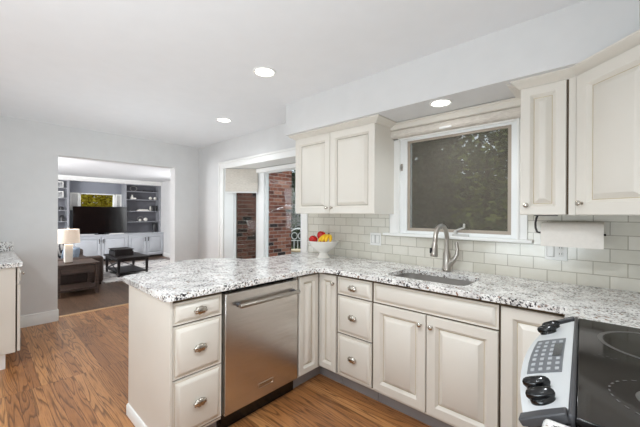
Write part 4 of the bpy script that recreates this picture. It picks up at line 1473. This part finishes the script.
# lamp
LXm, LYm = -7.18, 1.10
c = thing('table_lamp', 'white column table lamp with a cream drum shade on the end table', 'lamp', (LXm, LYm, EZ))
MB().box(LXm - 0.06, LXm + 0.06, LYm - 0.06, LYm + 0.06, EZ + 0.0005, EZ + 0.02).build('foot', 'knob', c, bevel=0.003)
MB().box(LXm - 0.058, LXm + 0.058, LYm - 0.058, LYm + 0.058, EZ + 0.02, EZ + 0.34).build('column', 'ceramic', c, bevel=0.008)
MB().tube([(LXm, LYm, EZ + 0.34), (LXm, LYm, EZ + 0.64)], 0.008, 8).build('stem', 'knob', c)
m = MB()
lps = [[(LXm + r * math.cos(2 * PI * k / 40), LYm + r * math.sin(2 * PI * k / 40), z) for k in range(40)] for r, z in ((0.172, 0.785), (0.160, 1.03), (0.157, 1.03), (0.169, 0.785))]
m.loops(lps + [lps[0]], cap0=False, cap1=False)
bmesh.ops.remove_doubles(m.bm, verts=m.bm.verts[:], dist=1e-5)
shd = m.build('lamp_shade', 'lampshade', c)
MB().lathe([(0.004, 1.03), (0.012, 1.04), (0.008, 1.055), (0.001, 1.057)], (LXm, LYm, 0), 10).build('finial', 'knob', c)
l = bpy.data.lights.new('bulb', 'POINT')
l.energy = 2.5
l.color = (1, 0.93, 0.85)
l.shadow_soft_size = 0.04
lo = bpy.data.objects.new('bulb', l)
COL.objects.link(lo)
lo.parent = c
lo.location = (0, 0, 0.52)

# sofa behind the end table, its cushions
c = thing('sofa', 'brown leather sofa with its arm behind the end table', 'sofa', (-8.6, 1.2, ZF))
SX1, SX0 = -7.62, -9.7
MB().box(SX1 - 0.22, SX1, 0.82, 1.75, ZF + 0.06, 0.44).build('arm', 'leather', c, bevel=0.05, seg=4)
MB().box(SX0, SX0 + 0.22, 0.82, 1.75, ZF + 0.06, 0.44).build('arm', 'leather', c, bevel=0.05, seg=4)
MB().box(SX0 + 0.1, SX1 - 0.1, 0.70, 0.95, ZF + 0.06, 0.60).build('backrest', 'leather', c, bevel=0.06, seg=4)
MB().box(SX0 + 0.21, SX1 - 0.21, 0.94, 1.72, ZF + 0.06, 0.16).build('base', 'leather', c, bevel=0.02)
for k in range(2):
    x0 = SX0 + 0.225 + k * 0.82
    MB().box(x0, x0 + 0.81, 0.94, 1.74, 0.162, 0.30).build('seat_cushion', 'leather', c, bevel=0.04, seg=4)
for x in (SX0 + 0.08, SX1 - 0.14):
    for y in (0.85, 1.66):
        MB().box(x, x + 0.06, y, y + 0.06, ZF, ZF + 0.065).build('foot', 'blackwood', c)


def pillow(name, P, sx, sz, mat, label, rot):
    mb = MB()
    N = 12
    top = {}
    for side in (1, -1):
        for i in range(N + 1):
            for j in range(N + 1):
                u_, v_ = i / N * 2 - 1, j / N * 2 - 1
                th = 0.09 * max(0, (1 - u_ ** 4) * (1 - v_ ** 4)) ** 0.6
                e = 1 - 0.06 * (u_ * u_ * v_ * v_ < 0.9) * 0
                top[(side, i, j)] = mb.bm.verts.new((u_ * sx / 2 * e, side * th, v_ * sz / 2 * e))
    for side in (1, -1):
        for i in range(N):
            for j in range(N):
                mb.face([top[(side, i, j)], top[(side, i + 1, j)], top[(side, i + 1, j + 1)], top[(side, i, j + 1)]])
    bmesh.ops.remove_doubles(mb.bm, verts=mb.bm.verts[:], dist=1e-5)
    o = mb.build(name, mat, smooth=70)
    o.location = P
    o.rotation_euler = rot
    return tag(o, label, 'pillow')


pillow('throw_pillow', (-8.42, 1.13, 0.53), 0.46, 0.46, 'pattern', 'black and white patterned throw pillow on the sofa behind the lamp', (-0.25, 0, 0.35))
pillow('throw_pillow', (-8.00, 1.26, 0.47), 0.32, 0.32, 'bluepillow', 'dusty blue throw pillow just right of the lamp', (-0.3, 0.0, 0.7))

# ------------------------------------------------------------------ outdoors
struct(MB().box(-16, 6, YW + 0.2, 16, -0.45, -0.40).build('ground', 'lawn'))
struct(MB().box(-7.6, -1.0, 2.8, 8.0, -0.40, -0.36).build('patio', 'patio'))


def foliage(blobs, n, size, seed=1, flat=0.6):
    rnd = random.Random(seed)
    mb = MB()
    vol = [b[3] * b[4] * b[5] for b in blobs]
    tot = sum(vol)
    for b, v in zip(blobs, vol):
        for _ in range(int(n * v / tot)):
            while True:
                p = Vector((rnd.uniform(-1, 1), rnd.uniform(-1, 1), rnd.uniform(-1, 1)))
                if 0.25 < p.length < 1:
                    break
            P = Vector((b[0] + p.x * b[3], b[1] + p.y * b[4], b[2] + p.z * b[5]))
            a = Vector((rnd.gauss(0, 1), rnd.gauss(0, 1), rnd.gauss(0, flat))).normalized()
            bb = a.cross(Vector((rnd.gauss(0, 1), rnd.gauss(0, 1), rnd.gauss(0, 1)))).normalized()
            s = size * rnd.uniform(0.6, 1.3)
            mb.face([mb.bm.verts.new(P + a * s), mb.bm.verts.new(P + bb * s * 0.45), mb.bm.verts.new(P - a * s), mb.bm.verts.new(P - bb * s * 0.45)])
    return mb


def tree(name, label, base, h, blobs, n, size, mat, seed, r=0.07, cat='tree', grp=None):
    o = thing(name, label, cat, base, grp)
    x, y, z = base
    foliage(blobs, n, size, seed).build('foliage', mat, o, smooth=0, recalc=False)
    m = MB().tube([(x, y, z), (x + 0.03, y, z + h * 0.4), (x - 0.02, y + 0.03, z + h)], [r, r * 0.8, r * 0.35], 8)
    for k in range(3):
        a = 2.1 * k + seed
        m.tube([(x, y, z + h * 0.4), (x + math.cos(a) * 0.3, y + math.sin(a) * 0.3, z + h * 0.75)], [r * 0.5, r * 0.2], 6)
    m.build('trunk', 'bark', o)


G = -0.40
tree('tree', 'dense green tree filling the left of the sink window', (-2.6, 5.2, G), 2.6, [(-2.6, 5.2, 1.6, 0.95, 0.7, 1.5), (-2.1, 5.0, 0.6, 0.7, 0.5, 0.9), (-2.9, 5.3, 3.2, 0.9, 0.7, 0.9)], 5200, 0.075, 'leafdark', 3)
tree('tree', 'light leaved tree filling the right of the sink window', (-1.35, 5.4, G), 2.6, [(-1.35, 5.4, 1.5, 0.85, 0.6, 1.3), (-1.1, 5.0, 0.7, 0.8, 0.5, 0.9), (-0.7, 5.6, 2.2, 0.6, 0.6, 1.1)], 4200, 0.065, 'leaf', 5)
tree('tree', 'tall dark tree behind the others seen through the sink window', (-2.0, 7.4, G), 4.2, [(-2.0, 7.4, 2.6, 1.6, 1.0, 2.0), (-3.2, 7.2, 1.3, 1.0, 0.8, 1.7), (-0.9, 7.0, 0.9, 0.9, 0.7, 1.3), (-3.4, 7.6, 3.4, 1.0, 0.8, 1.0)], 8000, 0.10, 'leafdark', 8)
tree('hedge', 'dark hedge growing beyond the brick corner of the house', (-7.6, 9.2, G), 2.6, [(-7.6, 9.2, 1.2, 2.2, 0.8, 1.6), (-9.6, 9.6, 1.5, 1.6, 0.8, 2.0), (-5.6, 9.0, 1.0, 1.4, 0.8, 1.4), (-8.2, 9.6, 2.6, 2.4, 0.8, 1.4)], 11000, 0.10, 'leafdark', 11, cat='hedge')
tree('tree', 'golden leaved tree outside the window above the television', (-13.4, 2.6, G), 2.4, [(-13.2, 2.7, 1.8, 0.6, 1.2, 0.9), (-14.2, 2.9, 1.8, 0.6, 1.6, 1.1)], 7000, 0.085, 'leafgold', 14)
# board fence far behind the trees
c = thing('garden_fence', 'weathered board fence behind the trees in the sink window', 'fence', (-2.5, 9.6, G))
m = MB()
x = -4.0
while x < 1.4:
    m.box(x, x + 0.135, 9.6, 9.625, G, 2.3)
    x += 0.143
m.build('boards', 'bark', c)
for k in range(4):
    MB().box(-4.0 + k * 1.7, -3.9 + k * 1.7, 9.63, 9.73, G, 2.35).build('post', 'bark', c)

c = thing('garden_fence', 'dark board fence behind the hedge at the brick corner', 'fence', (-9.0, 11.4, G))
m = MB()
x = -15.0
while x < -4.0:
    m.box(x, x + 0.135, 11.4, 11.425, G, 3.4)
    x += 0.138
m.build('boards', 'bark', c)
for k in range(4):
    MB().box(-15.0 + k * 3.5, -14.9 + k * 3.5, 11.43, 11.53, G, 3.45).build('post', 'bark', c)

# white iron garden chair
c = thing('garden_chair', 'white iron garden chair with a cream cushion out beyond the brick wall', 'garden chair', (-6.66, 6.34, -0.36))
gx, gy, gz = -6.66, 6.34, -0.36
for dx in (-0.2, 0.2):
    for dy in (-0.2, 0.2):
        m = MB().tube([(gx + dx * 1.1, gy + dy * 1.1, gz), (gx + dx, gy + dy, gz + 0.55)], 0.016, 8)
        m.build('leg', 'whiteiron', c)
MB().lathe([(0.24, gz + 0.55), (0.24, gz + 0.575), (0.001, gz + 0.575)], (gx, gy, 0), 24).build('seat', 'whiteiron', c)
MB().lathe([(0.22, gz + 0.576), (0.235, gz + 0.60), (0.22, gz + 0.63), (0.001, gz + 0.64)], (gx, gy, 0), 24).build('cushion', 'cushion', c, smooth=60)
m = MB()
e = Vector((d45, d45, 0))
o0 = Vector((gx, gy, 0)) - Vector((d45, -d45, 0)) * 0.2
def bp(u_, z_):
    q_ = o0 + e * u_
    return (q_.x, q_.y, gz + z_)
m.tube([bp(-0.22, 0.55)] + [bp(-0.22 * math.cos(t), 1.08 + 0.16 * math.sin(t)) for t in [PI * k / 12 for k in range(13)]] + [bp(0.22, 0.55)], 0.018, 8)
for cx in (-0.1, 0.1):
    m.tube([bp(cx + 0.085 * math.cos(t), 1.02 + 0.10 * math.sin(t)) for t in [2 * PI * k / 16 for k in range(17)]], 0.013, 6)
m.tube([bp(-0.22, 0.88), bp(0.22, 0.88)], 0.015, 6)
for u_ in (-0.11, 0, 0.11):
    m.tube([bp(u_, 0.56), bp(u_, 0.88)], 0.012, 6)
m.build('backrest', 'whiteiron', c, smooth=60)
